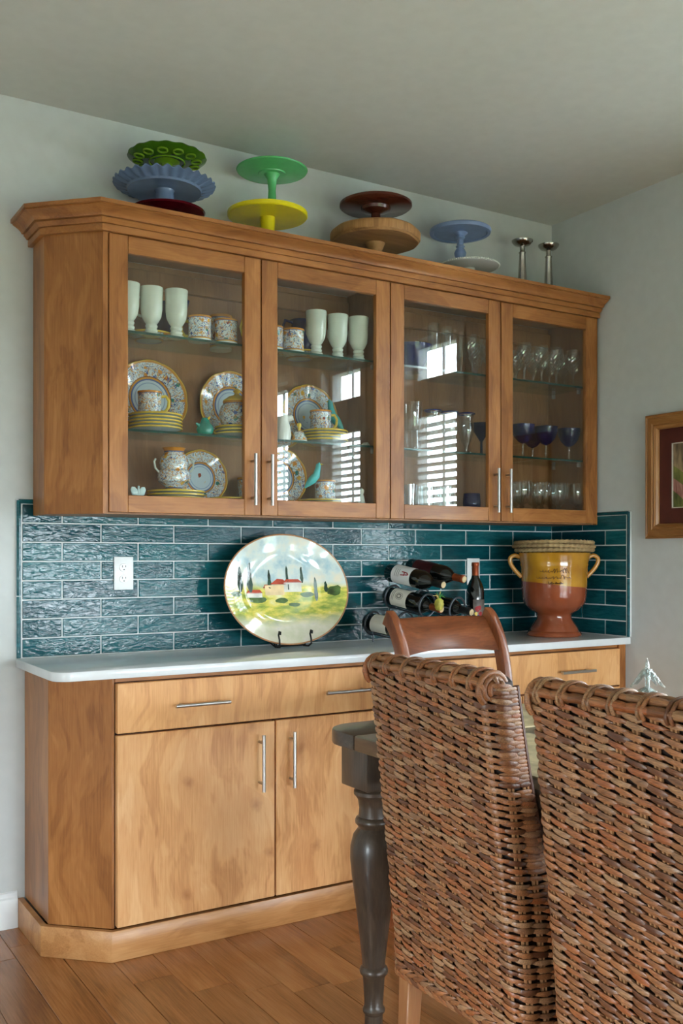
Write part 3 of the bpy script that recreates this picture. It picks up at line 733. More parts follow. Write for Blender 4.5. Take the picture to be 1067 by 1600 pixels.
def plate_prof(R, lift=.020): return [(0, .004), (R * .5, .004), (R * .52, 0), (R * .56, 0), (R * .6, .005), (R * .8, lift * .6), (R, lift), (R * .995, lift + .004), (R * .8, lift * .6 + .005), (R * .6, .0105), (R * .54, .009), (0, .009)]
wav = lambda tt, r, z, j: (r * (1 + .016 * abs(math.sin(6 * tt)) - .008), z)
plate_cache = {}
def plate_me(R):
    if R not in plate_cache:
        rm = lambda tt, r, z, j: (r * (1 + (.022 * abs(math.sin(5 * tt)) - .012 if r > R * .7 else 0)), z)
        plate_cache[R] = mesh('body', lathe(plate_prof(R), 80, rm, cap=False), M['majplate'])
    return plate_cache[R]
rim_cache = {}
def rim_me(R):
    if R not in rim_cache:
        pts = []
        for i in range(80):
            a = 2 * PI * i / 80; r = R * (1 + .022 * abs(math.sin(5 * a)) - .012)
            pts.append((r * math.cos(a), r * math.sin(a), .0215))
        rim_cache[R] = mesh('rim', tube(pts, .0028, 6, True), M['rimyellow'])
    return rim_cache[R]
def standing_plate(u, y, z, R, lab, lean=.2, yaw=0.0):
    x = XU(u, y)
    # plate upright, leaning back: local +z faces the room
    t = thing('painted_plate', lab, 'plate', (x, y, z + R * math.cos(lean) * 1.0 + .012 * math.sin(lean) + .0055 - .003), (PI / 2 - lean, 0, yaw), group='standing painted plates')
    link('body', plate_me(R), t); link('rim', rim_me(R), t); return t
def flat_plate(u, y, z, R, lab, group='flat painted plates'):
    t = thing('painted_plate', lab, 'plate', (XU(u, y), y, z + .0002), group=group)
    link('body', plate_me(R), t); link('rim', rim_me(R), t); return t
# stacks: each plate its own thing
ORD = ['bottom', 'second', 'third', 'fourth', 'fifth']
grey_cache = {}
def stack(u, y, z, R, n, where, step=.0115):
    if R not in grey_cache:
        rm = lambda tt, r, z_, j: (r * (1 + (.016 * abs(math.sin(5 * tt)) - .008 if r > R * .7 else 0)), z_)
        g = lathe(plate_prof(R, .016), 64, rm, cap=False)
        pts = [(R * (1 + .016 * abs(math.sin(5 * a)) - .008) * math.cos(a), R * (1 + .016 * abs(math.sin(5 * a)) - .008) * math.sin(a), .0175) for a in [2 * PI * i / 64 for i in range(64)]]
        grey_cache[R] = (mesh('body', g, M['greyware']), mesh('rim', tube(pts, .0034, 6, True), M['rimyellow']))
    for k in range(n):
        nm = 'top' if k == n - 1 else ORD[k]
        t = thing('stacked_plate', 'yellow-rimmed plate, %s of the stack %s' % (nm if k in (0, n - 1) else nm + ' from the bottom', where), 'plate', (XU(u, y), y, z + .0002 + k * step), group='stack of plates ' + where)
        link('body', grey_cache[R][0], t); link('rim', grey_cache[R][1], t)
    return z + (n - 1) * step + .0092
# top shelf: plates lying at the back, blue bowl, jug
flat_plate(233, -.125, S1, .088, 'painted plate lying under the white footed mugs, left door top shelf')
flat_plate(468, -.125, S1, .088, 'painted plate lying behind the mugs, second door top shelf')
flat_plate(366, -.118, S1 , .060, 'small painted saucer lying behind the painted mugs, left door top shelf') if False else None
t = thing('blue_bowl', 'cobalt blue bowl behind the white footed mugs, left door', 'bowl', (XU(262, -.10), -.10, S1 + .0205)); t.scale = (.8, .8, 1)
ob('body', lathe([(0, .004), (.03, 0), (.035, .004), (.06, .03), (.073, .075), (.076, .125), (.072, .125), (.068, .08), (.055, .035), (0, .012)], 40, cap=False), M['cobaltsolid'], t)
ob('handle', tube([(.07, 0, .1), (.09, 0, .125), (.098, 0, .15), (.085, 0, .165), (.07, 0, .13)], .007, 8), M['cobaltsolid'], t)
t = thing('blue_pitcher', 'dark blue pitcher behind the painted mugs, second door', 'pitcher', (XU(470, -.085), -.085, S1 + .0205))
ob('body', lathe([(0, 0), (.04, 0), (.055, .03), (.058, .06), (.04, .1), (.036, .13), (.042, .142), (.038, .142), (.032, .125), (0, .03)], 32, cap=False), M['cobaltsolid'], t)
ob('handle', tube([(-.038, 0, .13), (-.07, 0, .135), (-.082, 0, .1), (-.07, 0, .06), (-.055, 0, .05)], .0055, 8), M['cobaltsolid'], t)
t = thing('painted_jug', 'painted jug with a yellow handle at the right edge of the left door, top shelf', 'jug', (XU(398, -.105), -.105, S1 + .0002), (0, 0, PI))
ob('body', lathe([(0, 0), (.03, 0), (.034, .01), (.04, .04), (.036, .08), (.026, .105), (.03, .13), (.027, .13), (.022, .105), (0, .02)], 32, cap=False), M['majcup'], t)
ob('handle', tube([(.026, 0, .122), (.05, 0, .13), (.06, 0, .1), (.052, 0, .07), (.037, 0, .055)], .005, 8), M['rimyellow'], t)
# middle shelf left
standing_plate(233, -.045, S2, .137, 'large painted plate standing behind the cup, left door middle shelf', .12)
standing_plate(360, -.045, S2, .132, 'large painted plate standing behind the lidded jar, left door middle shelf', .12)
zt = stack(243, -.170, S2, .090, 5, 'under the painted cup, left door')
mug(234, -.180, zt, 'painted cup standing on a stack of plates, left door', -.3)
zt = stack(371, -.178, S2, .080, 3, 'under the painted jar, left door')
t = thing('painted_jar', 'round painted lidded jar on plates, middle shelf of the left door', 'jar', (XU(370, -.178), -.178, zt))
ob('body', lathe([(0, 0), (.04, 0), (.045, .006), (.062, .03), (.066, .06), (.058, .085), (.05, .095), (.052, .103), (.046, .103), (.044, .09), (0, .02)], 40, cap=False), M['majcup'], t)
ob('lid', lathe([(.05, .104), (.05, .108), (.03, .122), (.012, .128), (.008, .134), (.014, .142), (.008, .15), (0, .151)], 32), M['rimyellow'], t)
ob('spout', tube([(.06, 0, .05), (.085, 0, .065), (.095, 0, .09)], .009, 8), M['majcup'], t)
def bird_geo(L, h, r, head):
    """standing bird seen from the side, body along x"""
    pts = [(-L * .55, 0, h * .16), (-L * .35, 0, h * .28), (-L * .08, 0, h * .42), (L * .16, 0, h * .56), (L * .26, 0, h * .78), (L * .30, 0, h * .9), (L * .36, 0, h * .98)]
    rr = [.16, .62, 1.0, .9, .62, .58, .1]
    return tube(pts, r, 12, rf=lambda q: rr[min(6, int(round(q * 6)))])
def teal_round_bird(u, y, z, s, lab):
    t = thing('bird_figurine', lab, 'figurine', (XU(u, y), y, z + .0002), (0, 0, .2))
    ob('body', lathe([(0, 0), (s * .55, 0), (s * .85, s * .18), (s, s * .62), (s * .86, s * 1.1), (s * .55, s * 1.4), (s * .46, s * 1.7), (s * .36, s * 1.95), (0, s * 2.05)], 28), M['teal'], t)
    ob('beak', xf(lathe([(s * .16, 0), (s * .12, s * .3), (0, s * .55)], 12), Matrix.Translation((s * .2, -s * .3, s * 1.82)) @ Matrix.Rotation(1.0, 4, 'X')), M['rimyellow'], t)
    ob('tail', tube([(-s * .7, 0, s * .9), (-s * 1.2, 0, s * 1.25)], s * .28, 10, rf=lambda q: 1 - .6 * q), M['teal'], t)
teal_round_bird(320.5, -.225, S2, .031, 'round teal bird figurine in front of the plates, left door')
# bottom shelf left
zt = stack(275, -.172, S0, .098, 3, 'on the cabinet floor under the vase')
t = thing('painted_vase', 'white painted footed vase with two handles on plates, bottom shelf left', 'vase', (XU(272, -.172), -.172, zt))
ob('body', lathe([(0, 0), (.036, 0), (.036, .006), (.028, .018), (.034, .028), (.056, .044), (.06, .065), (.056, .08), (.048, .086), (.052, .11), (.045, .132), (.034, .146), (.036, .156), (.042, .162), (.038, .163), (.03, .15), (0, .06)], 40, cap=False), M['majcup'], t)
for s in (-1, 1):
    ob('handle', tube([(s * .056, 0, .075), (s * .07, 0, .09), (s * .074, 0, .112), (s * .068, 0, .122)], .0036, 8), M['celadon'], t)
standing_plate(312, -.05, S0, .100, 'small painted plate standing behind the vase, bottom shelf left', .14)
flat_plate(361, -.185, S0, .085, 'painted plate lying flat at the right of the left door, bottom shelf')
t = thing('butterfly_figurine', 'pale glass butterfly figurine in the lower left corner of the left door', 'figurine', (XU(216, -.255), -.255, S0 + .0002))
M['paleglass'] = plain('pale_blue_glass', srgb(190, 212, 212), .12, spec=.6)
for s in (-1, 1): ob('wing', xf(lathe([(0, 0), (.010, .003), (.013, .014), (.009, .03), (0, .036)], 14), Matrix.Translation((s * .004, 0, .016)) @ Matrix.Rotation(s * .55, 4, 'Y') @ Matrix.Scale(.25, 4, (0, 1, 0))), M['paleglass'], t)
ob('body', tube([(0, 0, 0), (0, 0, .034), (0, -.004, .05)], .004, 8), M['paleglass'], t)
mug(386, -.07, S0, 'tall painted mug half hidden by the left door frame, bottom shelf', .4).scale = (.9, .9, 1.25)
# second door, middle shelf
standing_plate(481, -.045, S2, .122, 'large painted plate standing behind stacked plates, second door', .12)
zt = stack(507, -.172, S2, .088, 4, 'under the painted cup, second door')
mug(501, -.172, zt, 'painted cup on a stack of plates, second door middle shelf', -.2)
t = thing('white_pitcher', 'small white animal-shaped pitcher by the frame of the second door', 'pitcher', (XU(441, -.225), -.225, S2 + .0002))
ob('body', lathe([(0, 0), (.03, 0), (.034, .02), (.03, .05), (.022, .075), (.024, .088), (.02, .098), (0, .1)], 28), M['milk'], t)
ob('snout', tube([(.012, -.004, .078), (.036, -.01, .088)], .012, 12), M['milk'], t)
ob('nostril', tube([(.0362, -.01, .0881), (.0372, -.0103, .0885)], .007, 12), M['slot'], t)
t = thing('bell_figurine', 'small painted bell with a yellow knob, second door middle shelf', 'bell', (XU(467.5, -.235), -.235, S2 + .0002))
ob('body', lathe([(0, 0), (.03, 0), (.03, .006), (.024, .02), (.018, .034), (.008, .04), (0, .04)], 28), M['majcup'], t)
ob('knob', lathe([(.006, .04), (.005, .05), (.009, .058), (.008, .066), (0, .07)], 16), M['rimyellow'], t)
def sitting_bird(p, L, h, r, rz, lab, tilt=0):
    t = thing('bird_figurine', lab, 'figurine', p, (0, tilt, rz))
    ob('body', bird_geo(L, h, r, 0), M['turq'], t)
    ob('beak', xf(lathe([(.004, 0), (0, .012)], 8), Matrix.Translation((L * .42, 0, h * .92)) @ Matrix.Rotation(1.6, 4, 'Y')), M['rimyellow'], t)
    return t
sitting_bird((XU(523, -.135), -.135, zt - .002), .062, .150, .018, PI - YAW, 'turquoise bird figurine leaning beside the standing plate, second door', 0)
t = thing('card_tent', 'tiny white folded card at the right of the second door, middle shelf', 'card', (XU(571, -.22), -.22, S2 + .0002))
ob('card', prism([(-.018, 0), (.018, 0), (.0, .016)], -.012, .012), M['milk'], t, rot=(PI / 2, 0, .3), smooth=0)
# second door, bottom shelf
standing_plate(434, -.045, S0, .115, 'painted plate standing at the left frame of the second door, bottom shelf', .13)
zt = stack(507, -.16, S0, .100, 2, 'on the cabinet floor, second door', .010)
mug(508, -.15, zt, 'painted mug on flat plates under the turquoise bird, second door', 1.2)
sitting_bird((XU(490, -.205), -.205, zt + .034), .062, .118, .0165, -YAW, 'turquoise bird figurine perched in front of a painted mug, bottom shelf', 0)
t = thing('small_figurine', 'tiny white standing figurine at the lower right of the second door', 'figurine', (XU(565, -.24), -.24, S0 + .0002))
ob('body', lathe([(0, 0), (.013, 0), (.014, .02), (.009, .045), (.006, .052), (.010, .06), (.010, .07), (0, .076)], 16), M['celadon'], t)

# ------------------------------------------------------------------ glassware in the right wall cabinet
def glass_me(prof, mat, n=28, rm=None, nm='bowl'): return mesh(nm, lathe(prof, n, rm, cap=False), M[mat])
def goblet_prof(r, h, stem=.5):
    return [(0, .002), (r * .8, .001), (r * .82, .003), (r * .3, .008), (.0055, .016), (.005, h * stem * .5), (.008, h * stem * .8), (.012, h * stem), (r * .6, h * (stem + .08)), (r * .95, h * (stem + .2)), (r, h * (stem + .3)), (r * .9, h)]
cutmod = lambda tt, r, z, j: (r * (1 + (.05 * abs(math.cos(6 * tt)) if 6 < j < 11 else 0)), z)
flut = lambda tt, r, z, j: (r * (1 + (.03 * math.cos(16 * tt) if j > 6 else 0)), z)
def cut_goblet(r, h):
    pr = [(0, .002), (r * .85, .001), (r * .87, .003), (r * .3, .008), (.0055, .016), (.005, h * .2), (.0075, h * .3), (.011, h * .36)]
    for q in range(1, 13):
        f_ = q / 12; pr.append(((.011 + (r - .011) * min(1, (f_ / .42)) ** .62) * (1 - .10 * max(0, (f_ - .5) / .5)), h * (.36 + .64 * f_)))
    return mesh('bowl', lathe(pr, 24, lambda tt, r_, z, j: (r_ * (1 + (.045 * (1 if (int(round(tt / (2 * PI) * 24)) + j) % 2 else -1) if 8 <= j <= 15 else 0)), z), cap=False), M['cut'], 0)
gm_cut = cut_goblet(.0335, .165)
gm_flute = glass_me([(0, .002), (.03, .001), (.03, .003), (.006, .01), (.005, .05), (.018, .07), (.025, .12), (.024, .19)], 'crystal', 28)
gm_water = glass_me([(0, .002), (.036, .001), (.036, .003), (.01, .008), (.008, .02), (.016, .026), (.008, .032), (.03, .05), (.041, .08), (.043, .11), (.041, .138)], 'crystal', 64, flut)
gm_tumbler = glass_me([(0, .004), (.028, .001), (.031, .004), (.034, .05), (.037, .10), (.0365, .10), (.033, .05), (.029, .012), (0, .01)], 'cut', 48, lambda tt, r, z, j: (r * (1 + (.02 * math.cos(18 * tt) if 1 < j < 4 else 0)), z))
gm_pils = glass_me([(0, .003), (.036, .001), (.037, .005), (.034, .06), (.035, .075), (.030, .08), (.036, .1), (.043, .19), (.042, .19)], 'crystal', 32)
gm_hurr = glass_me([(0, .002), (.032, .001), (.032, .003), (.007, .012), (.008, .024), (.02, .05), (.034, .095), (.033, .12), (.028, .14), (.036, .165)], 'crystal', 32)
gm_hurim = mesh('blue_rim', mv(ring(.036, .003, 36, 8), 0, 0, .165), M['cobaltsolid'])
gm_coupe_stem = glass_me([(0, .002), (.034, .001), (.034, .003), (.009, .007), (.0055, .014), (.005, .06), (.008, .066)], 'crystal', 28, nm='stem')
gm_coupe = glass_me([(.006, .064), (.02, .07), (.038, .09), (.048, .115), (.051, .145), (.0495, .145), (.046, .116), (.03, .085), (0, .072)], 'cobalt', 36)
gm_mart = glass_me([(0, .002), (.036, .001), (.036, .003), (.006, .01), (.005, .07), (.03, .11), (.055, .15)], 'cobalt', 32)
gm_blue = glass_me([(0, .004), (.03, .001), (.036, .01), (.038, .04), (.034, .075), (.033, .075), (.036, .04), (0, .01)], 'cobalt', 32)
def glass(name, u, y, z, meshes, lab, group):
    t = thing(name, lab, 'glass', (XU(u, y), y, z + .0002), (0, 0, random.uniform(0, 6)), group=group)
    for nm, me in meshes: link(nm, me, t)
def row(name, us, y, z, meshes, labs, group):
    ys = y if isinstance(y, list) else [y] * len(us)
    for u, l, y_ in zip(us, labs, ys): glass(name, u, y_, z, meshes, l, group)
G = [('bowl', gm_cut)]
row('crystal_goblet', [819, 846, 869, 896], -.222, S1, G, ['cut crystal goblet %s, front row of right door top shelf' % q for q in ('at the left end', 'second from left', 'third from left', 'at the right end')], 'front cut crystal goblets')
row('crystal_goblet', [806, 833, 858, 882], -.12, S1, G, ['cut crystal goblet in the row behind, %s, right door top shelf' % q for q in ('leftmost', 'second', 'third', 'rightmost')], 'rear cut crystal goblets')
row('crystal_goblet', [738, 761], -.222, S1, G, ['cut crystal goblet right of the tall flute, third door', 'cut crystal goblet at right frame of the third door, top shelf'], 'cut crystal goblets in third door')
row('crystal_goblet', [744, 767], -.10, S1, G, ['cut crystal goblet in rear row beside the tall flute, third door', 'cut crystal goblet in rear row at the frame, third door'], 'rear goblets in third door')
row('flute_glass', [720, 698, 677], [-.15, -.20, -.222], S1, [('bowl', gm_flute)], ['tall clear flute %s, third door top shelf' % q for q in ('next to the cut goblets', 'in front of the window reflection', 'at the left of the window reflection')], 'tall flutes')
t = thing('blue_bowl', 'navy blue bowl on the top shelf at left of the third door', 'bowl', (XU(643, -.13), -.13, S1 + .0002))
ob('body', lathe([(0, .004), (.04, 0), (.045, .006), (.075, .05), (.088, .11), (.086, .112), (.07, .05), (0, .014)], 40, cap=False), M['cobaltsolid'], t)
row('pilsner_glass', [644], -.215, S2, [('bowl', gm_pils)], ['tall clear pilsner glass at left frame of the third door, middle shelf'], 'pilsner glasses')
row('hurricane_glass', [728, 702, 676], -.218, S2, [('bowl', gm_hurr), ('blue_rim', gm_hurim)], ['blue-rimmed curvy glass %s, third door' % q for q in ('beside the navy martini glass', 'in the middle of three', 'behind the blind reflection at left')], 'blue-rimmed curvy glasses')
row('martini_glass', [752], -.105, S2, [('bowl', gm_mart)], ['navy martini glass at right frame of the third door'], 'martini')
row('cobalt_coupe', [817, 853, 889], -.205, S2, [('bowl', gm_coupe), ('stem', gm_coupe_stem)], ['cobalt blue coupe with clear stem, %s of three' % q for q in ('left', 'middle', 'right')], 'front cobalt coupes')
row('cobalt_coupe', [832], -.09, S2, [('bowl', gm_coupe), ('stem', gm_coupe_stem)], ['cobalt blue coupe standing behind the left and middle ones'], 'rear cobalt coupes')
row('water_goblet', [815, 845, 873, 901], -.222, S0, [('bowl', gm_water)], ['ribbed water goblet %s, front row of right door bottom shelf' % q for q in ('at the left end', 'second from left', 'third from left', 'at the right end')], 'front ribbed goblets')
row('water_goblet', [806, 835, 861, 887], -.115, S0, [('bowl', gm_water)], ['ribbed water goblet of the rear row, %s, right door bottom shelf' % q for q in ('leftmost', 'second', 'third', 'rightmost')], 'rear ribbed goblets')
row('crystal_tumbler', [638, 667, 696, 651, 681], [-.222, -.222, -.222, -.12, -.12], S0, [('bowl', gm_tumbler)], ['cut tumbler on the third door bottom shelf, %s' % q for q in ('front row at the left frame', 'front row in the middle', 'front row nearest the blue glass', 'rear row at left', 'rear row at right')], 'cut tumblers')
row('blue_tumbler', [737], -.215, S0, [('bowl', gm_blue)], ['small cobalt blue tumbler at lower right of the third door'], 'blue tumbler')

# ------------------------------------------------------------------ platter on its easel
def platter_mat():
    t = NT('painted_platter'); tc = t.n('TexCoord'); v = tc.outputs['Object']
    sp = t.n('SeparateXYZ'); t.set(sp.inputs[0], v)
    nz = t.noise(v, 14, 4, .6); n2 = t.noise(v, 6, 3, .6); n3 = t.noise(t.mapping(v, (1, 1, 3)), 12, 4, .65)
    z = t.math('ADD', sp.outputs[2], t.math('MULTIPLY', t.math('SUBTRACT', n2, .5), .05))
    sky = t.ramp(nz, [(.3, srgb(150, 184, 196)), (.5, srgb(204, 216, 210)), (.68, srgb(226, 218, 196))])
    land = t.ramp(n3, [(.3, srgb(106, 136, 60)), (.45, srgb(160, 170, 74)), (.58, srgb(222, 206, 96)), (.72, srgb(228, 224, 176))])
    low = t.ramp(nz, [(.35, srgb(206, 206, 176)), (.6, srgb(224, 218, 200)), (.75, srgb(196, 190, 196))])
    c = t.mix(t.ramp(z, [(0.495, (0, 0, 0)), (.505, (1, 1, 1))]), land, sky)
    # shift so that z=0 (centre) maps to .5
    f1 = t.math('ADD', t.math('MULTIPLY', z, 1.0), .5)
    c = t.mix(t.ramp(f1, [(.505, (0, 0, 0)), (.530, (1, 1, 1))]), land, sky)
    c = t.mix(t.ramp(f1, [(.36, (1, 1, 1)), (.41, (0, 0, 0))]), c, low)
    return t.pbr(c, .08, 0, .55, coat=.5, coat_rough=.03)
M['platter'] = platter_mat()
M['platrim'] = plain('brown_platter_rim', srgb(176, 128, 88), .3)
pc = aty(448, 921, -.125); A_, B_ = .2660, .2120
lean = .20
t = thing('oval_platter', 'large oval platter painted with a hill village and cypress trees on easel', 'platter', (pc.x, pc.y, pc.z), (-lean, 0, 0))
def pdepth(q):   # depth towards -y (front) of platter face as a function of normalised radius
    pr = [(0, .012), (.60, .011), (.68, .006), (.73, .002), (.8, -.001), (1.0, -.014)]
    for (a, da), (b, db) in zip(pr, pr[1:]):
        if q <= b: return da + (db - da) * (q - a) / (b - a)
    return -.014
V, F = [], []
qs = [0.001, .2, .4, .55, .62, .68, .71, .75, .8, .88, .95, 1.0]; n = 96
for q in qs: V += [(A_ * q * math.cos(2 * PI * i / n), pdepth(q), B_ * q * math.sin(2 * PI * i / n)) for i in range(n)]
for q in qs[::-1]: V += [(A_ * q * .995 * math.cos(2 * PI * i / n), pdepth(q) + .007, B_ * q * .995 * math.sin(2 * PI * i / n)) for i in range(n)]
for j in range(2 * len(qs) - 1):
    for i in range(n): F.append((j * n + i, j * n + (i + 1) % n, (j + 1) * n + (i + 1) % n, (j + 1) * n + i))
ob('body', (V, F), M['platter'], t, smooth=50)
ob('rim', tube([(A_ * math.cos(2 * PI * i / 96), -.0125, B_ * math.sin(2 * PI * i / 96)) for i in range(96)], .0032, 8, True), M['platrim'], t)
def decal(name, poly, m):
    V = []; k = len(poly)
    cx = sum(p[0] for p in poly) / k; cz = sum(p[1] for p in poly) / k
    for lay in (1.0, .5, 0.02):
        for x_, z_ in poly:
            X_, Z_ = cx + (x_ - cx) * lay, cz + (z_ - cz) * lay
            V.append((X_, pdepth(math.hypot(X_ / A_, Z_ / B_)) - .0007, Z_))
    F = []
    for j in range(2):
        for i in range(k): F.append((j * k + i, j * k + (i + 1) % k, (j + 1) * k + (i + 1) % k, (j + 1) * k + i))
    ob(name, (V, F), m, t, smooth=60)
M['cyp'] = plain('painted_cypress_green', srgb(40, 66, 52), .12, var=.3, coat=.4); M['shrub'] = plain('painted_shrub_green', srgb(70, 96, 48), .12, var=.3, coat=.4)
M['proof'] = plain('painted_red_roof', srgb(176, 66, 42), .12, var=.15, coat=.4); M['pwall'] = plain('painted_cream_wall', srgb(222, 196, 150), .12, var=.1, coat=.4); M['pwall2'] = plain('painted_pale_wall', srgb(214, 212, 200), .12, var=.1, coat=.4)
pxm = 2 * A_ / 194.0
def D(u, v): return ((u - 448) * pxm, (921 - v) * pxm)
def cyp(u, v0_, v1_, w):
    a, b = D(u, v0_), D(u, v1_)
    P = []
    for i in range(16):
        an = 2 * PI * i / 16; zz = (a[1] + b[1]) / 2 + (b[1] - a[1]) / 2 * math.sin(an)
        P.append((a[0] + w * pxm * math.cos(an) * (1.0 if math.sin(an) < 0 else .75) + random.uniform(-1, 1) * pxm * .5, zz))
    decal('painted_cypress', P, M['cyp'])
for a in ((377, 924, 888, 5), (393.5, 926, 882, 4.5), (424, 920, 892, 3.2), (452.5, 922, 886, 2.8), (476, 912, 888, 2.6), (497, 938, 903, 3.5), (513, 926, 910, 3)): cyp(*a)
def rect(u0, v0_, u1, v1_): return [D(u0, v1_), D(u1, v1_), D(u1, v0_), D(u0, v0_)]
decal('painted_wall', rect(387, 924, 411, 931), M['pwall2']); decal('painted_wall', rect(416, 914, 446, 928), M['pwall']); decal('painted_wall', rect(446, 910, 474, 924), M['pwall2'])
decal('painted_roof', [D(386, 925), D(412, 925), D(408, 920), D(391, 920)], M['proof']); decal('painted_roof', [D(424, 913), D(452, 913), D(446, 906), D(436, 905)], M['proof']); decal('painted_roof', [D(444, 911), D(476, 911), D(470, 906), D(450, 906)], M['proof']) ; decal('painted_roof', [D(413, 918), D(428, 918), D(426, 913), D(416, 913)], M['proof'])
for u, v_, a, b in ((370, 926, 9, 4), (404, 934, 14, 5), (525, 924, 11, 8), (440, 936, 10, 4), (482, 928, 12, 4), (460, 942, 9, 3)):
    c0 = D(u, v_); decal('painted_shrub', [(c0[0] + a * pxm * math.cos(q * PI / 6) * random.uniform(.8, 1.15), c0[1] + b * pxm * math.sin(q * PI / 6) * random.uniform(.8, 1.15)) for q in range(12)], M['shrub'])
# easel
e = thing('plate_easel', 'small black scrolled iron easel holding the oval platter', 'easel', (pc.x, -.1, .9142))
zb = pc.z - B_ * math.cos(lean) - .9142
for s in (-1, 1):
    x_ = s * .062
    pts = [(x_, -.088, .002 + .0), (x_, -.086, .02), (x_, -.078, .028), (x_, -.07, .02), (x_, -.074, .006), (x_, -.09, .003), (x_, -.115, .004), (x_, -.126, .014), (x_, -.124, .032), (x_, -.116, .05), (x_, -.122, .064), (x_, -.132, .062), (x_, -.13, .052)]
    pts = [(q[0] + (0.006 * s if i > 6 else 0), q[1] + .03, q[2] + .0036) for i, q in enumerate(pts)]
    ob('hook', tube(pts, .0034, 8), M['black'], e)
    ob('foot_rail', tube([(x_, -.05, .006), (x_, .0, .02), (x_ * .6, .05, .10), (x_ * .25, .072, .18)], .0034, 8), M['black'], e)
ob('cross_bar', tube([(-.062, -.04, .008), (.062, -.04, .008)], .0034, 8), M['black'], e)
ob('strut', tube([(0, .06, .004), (0, .078, .18)], .0034, 8), M['black'], e)

# ------------------------------------------------------------------ wine rack and bottles
M['bottle'] = plain('dark_bottle_glass', srgb(14, 16, 14), .06, spec=.7, var=.05, coat=.5)
M['label'] = plain('cream_paper_label', srgb(222, 218, 204), .7, var=.02); M['labelw'] = plain('white_paper_label', srgb(228, 228, 226), .7, var=.02); M['labeld'] = plain('dark_red_label', srgb(62, 18, 20), .5, var=.1)
M['capor'] = plain('copper_capsule', srgb(150, 72, 38), .35, .5, var=.06); M['capbk'] = plain('black_capsule', srgb(24, 22, 22), .4, var=.05); M['cork'] = plain('cork_and_foil_top', srgb(196, 172, 132), .6, var=.12)
M['red'] = plain('label_red_print', srgb(150, 26, 30), .6); M['ink'] = plain('label_grey_print', srgb(120, 116, 108), .7)
bprof = [(0, .006), (.030, .002), (.037, .004), (.0385, .012), (.0385, .185), (.0365, .2), (.028, .222), (.018, .238), (.0148, .25), (.0145, .285), (.0158, .287), (.0158, .297), (.014, .30), (0, .30)]
bott_me = mesh('glass_body', lathe(bprof, 32, cap=False), M['bottle'])
def arc_sheet(r, z0, z1, a0, a1, n=16):
    V, F = [], []
    for i in range(n + 1):
        a = a0 + (a1 - a0) * i / n
        for z_ in (z0, z1): V.append((r * math.cos(a), r * math.sin(a), z_))
    return V, [(2 * i, 2 * i + 2, 2 * i + 3, 2 * i + 1) for i in range(n)]
lab_me = mesh('label', arc_sheet(.0390, .05, .14, -1.5, 1.5), M['label']); labw_me = mesh('label', arc_sheet(.0390, .045, .15, -1.7, 1.7), M['labelw']); labd_me = mesh('label', arc_sheet(.0390, .045, .15, -1.7, 1.7), M['labeld'])
cap_prof = [(.0152, .235 + .012), (.0150, .285), (.0164, .287), (.0164, .2975), (.0145, .3012), (0, .3012)]
capo_me = mesh('capsule', lathe(cap_prof, 24, cap=False), M['capor']); capb_me = mesh('capsule', lathe(cap_prof, 24, cap=False), M['capbk'])
cork_me = mesh('cork_top', lathe([(.0125, .3014), (.0125, .3030), (.010, .3036), (0, .3036)], 16), M['cork'])
def bottle(p, d, roll, labm, capm, lab, extra=None):
    """bottle base at p with axis direction d"""
    d = Vector(d).normalized()
    fc = (Vector((-.75, -.35, .62)) - d * Vector((-.75, -.35, .62)).dot(d)).normalized()
    q = Matrix((fc, d.cross(fc), d)).transposed().to_quaternion()
    t = thing('wine_bottle', lab, 'bottle', p, q.to_euler(), group='wine bottles in the rack')
    link('glass_body', bott_me, t)
    if labm: 
        lb = link('label', labm, t)
        if extra: extra(lb)
    link('capsule', capm, t); link('cork_top', cork_me, t); return t
def label_a(lb):  # big letter shape in red, grey lines
    R_ = .0393
    def stripe(z0, z1, a0, a1, m): ob('print', arc_sheet(R_, z0, z1, a0, a1, 6), m, lb)
    def diag(pts, m, w=.0022):
        ob('print', tube([(R_ * math.cos(a), R_ * math.sin(a), z_) for a, z_ in pts], w * .5, 5), m, lb)
    diag([(.2, .118), (.55, .118)], M['red'], .004); diag([(.15, .104), (.2, .133), (.38, .140)], M['red'], .005); diag([(.38, .140), (.52, .1)], M['red'], .005)
    for k in range(3): stripe(.066 + k * .010, .068 + k * .010, -.1, .75, M['ink'])
def label_b(lb):
    R_ = .0392
    pts = [(R_ * math.cos(.25 + .36 * math.cos(a)), R_ * math.sin(.25 + .36 * math.cos(a)), .098 + .02 * math.sin(a)) for a in [2 * PI * i / 24 for i in range(24)]]
    ob('print', tube(pts, .0008, 5, True), M['ink'], lb)
    pts = [(R_ * math.cos(.25 + .2 * math.cos(a)), R_ * math.sin(.25 + .2 * math.cos(a)), .098 + .011 * math.sin(a)) for a in [2 * PI * i / 24 for i in range(24)]]
    ob('print', tube(pts, .0022, 5, True), M['ink'], lb)
    for k in range(2): ob('print', arc_sheet(R_, .058 + .008 * k, .0605 + .008 * k, -.3, .8, 6), M['ink'], lb)
AX = Vector((.17, -.96, -.15)); AXL = Vector((.17, -.96, -.09))
def bp(u, v, y): return aty(u, v, y)
B1 = bp(609, 894, -.085); B2 = bp(641, 886, -.085); B3 = bp(606, 930, -.085); B4 = bp(652, 935, -.085); B5 = bp(575, 972, -.085); B6 = bp(625, 972, -.085)
bottle(B1, AX, -.9 + PI / 2, labw_me, capb_me, 'wine bottle with white label and red letter, top left of the rack', label_a)
bottle(B2, AX, -.9 + PI / 2, labd_me, capo_me, 'wine bottle with dark label and copper neck, top right of the rack')
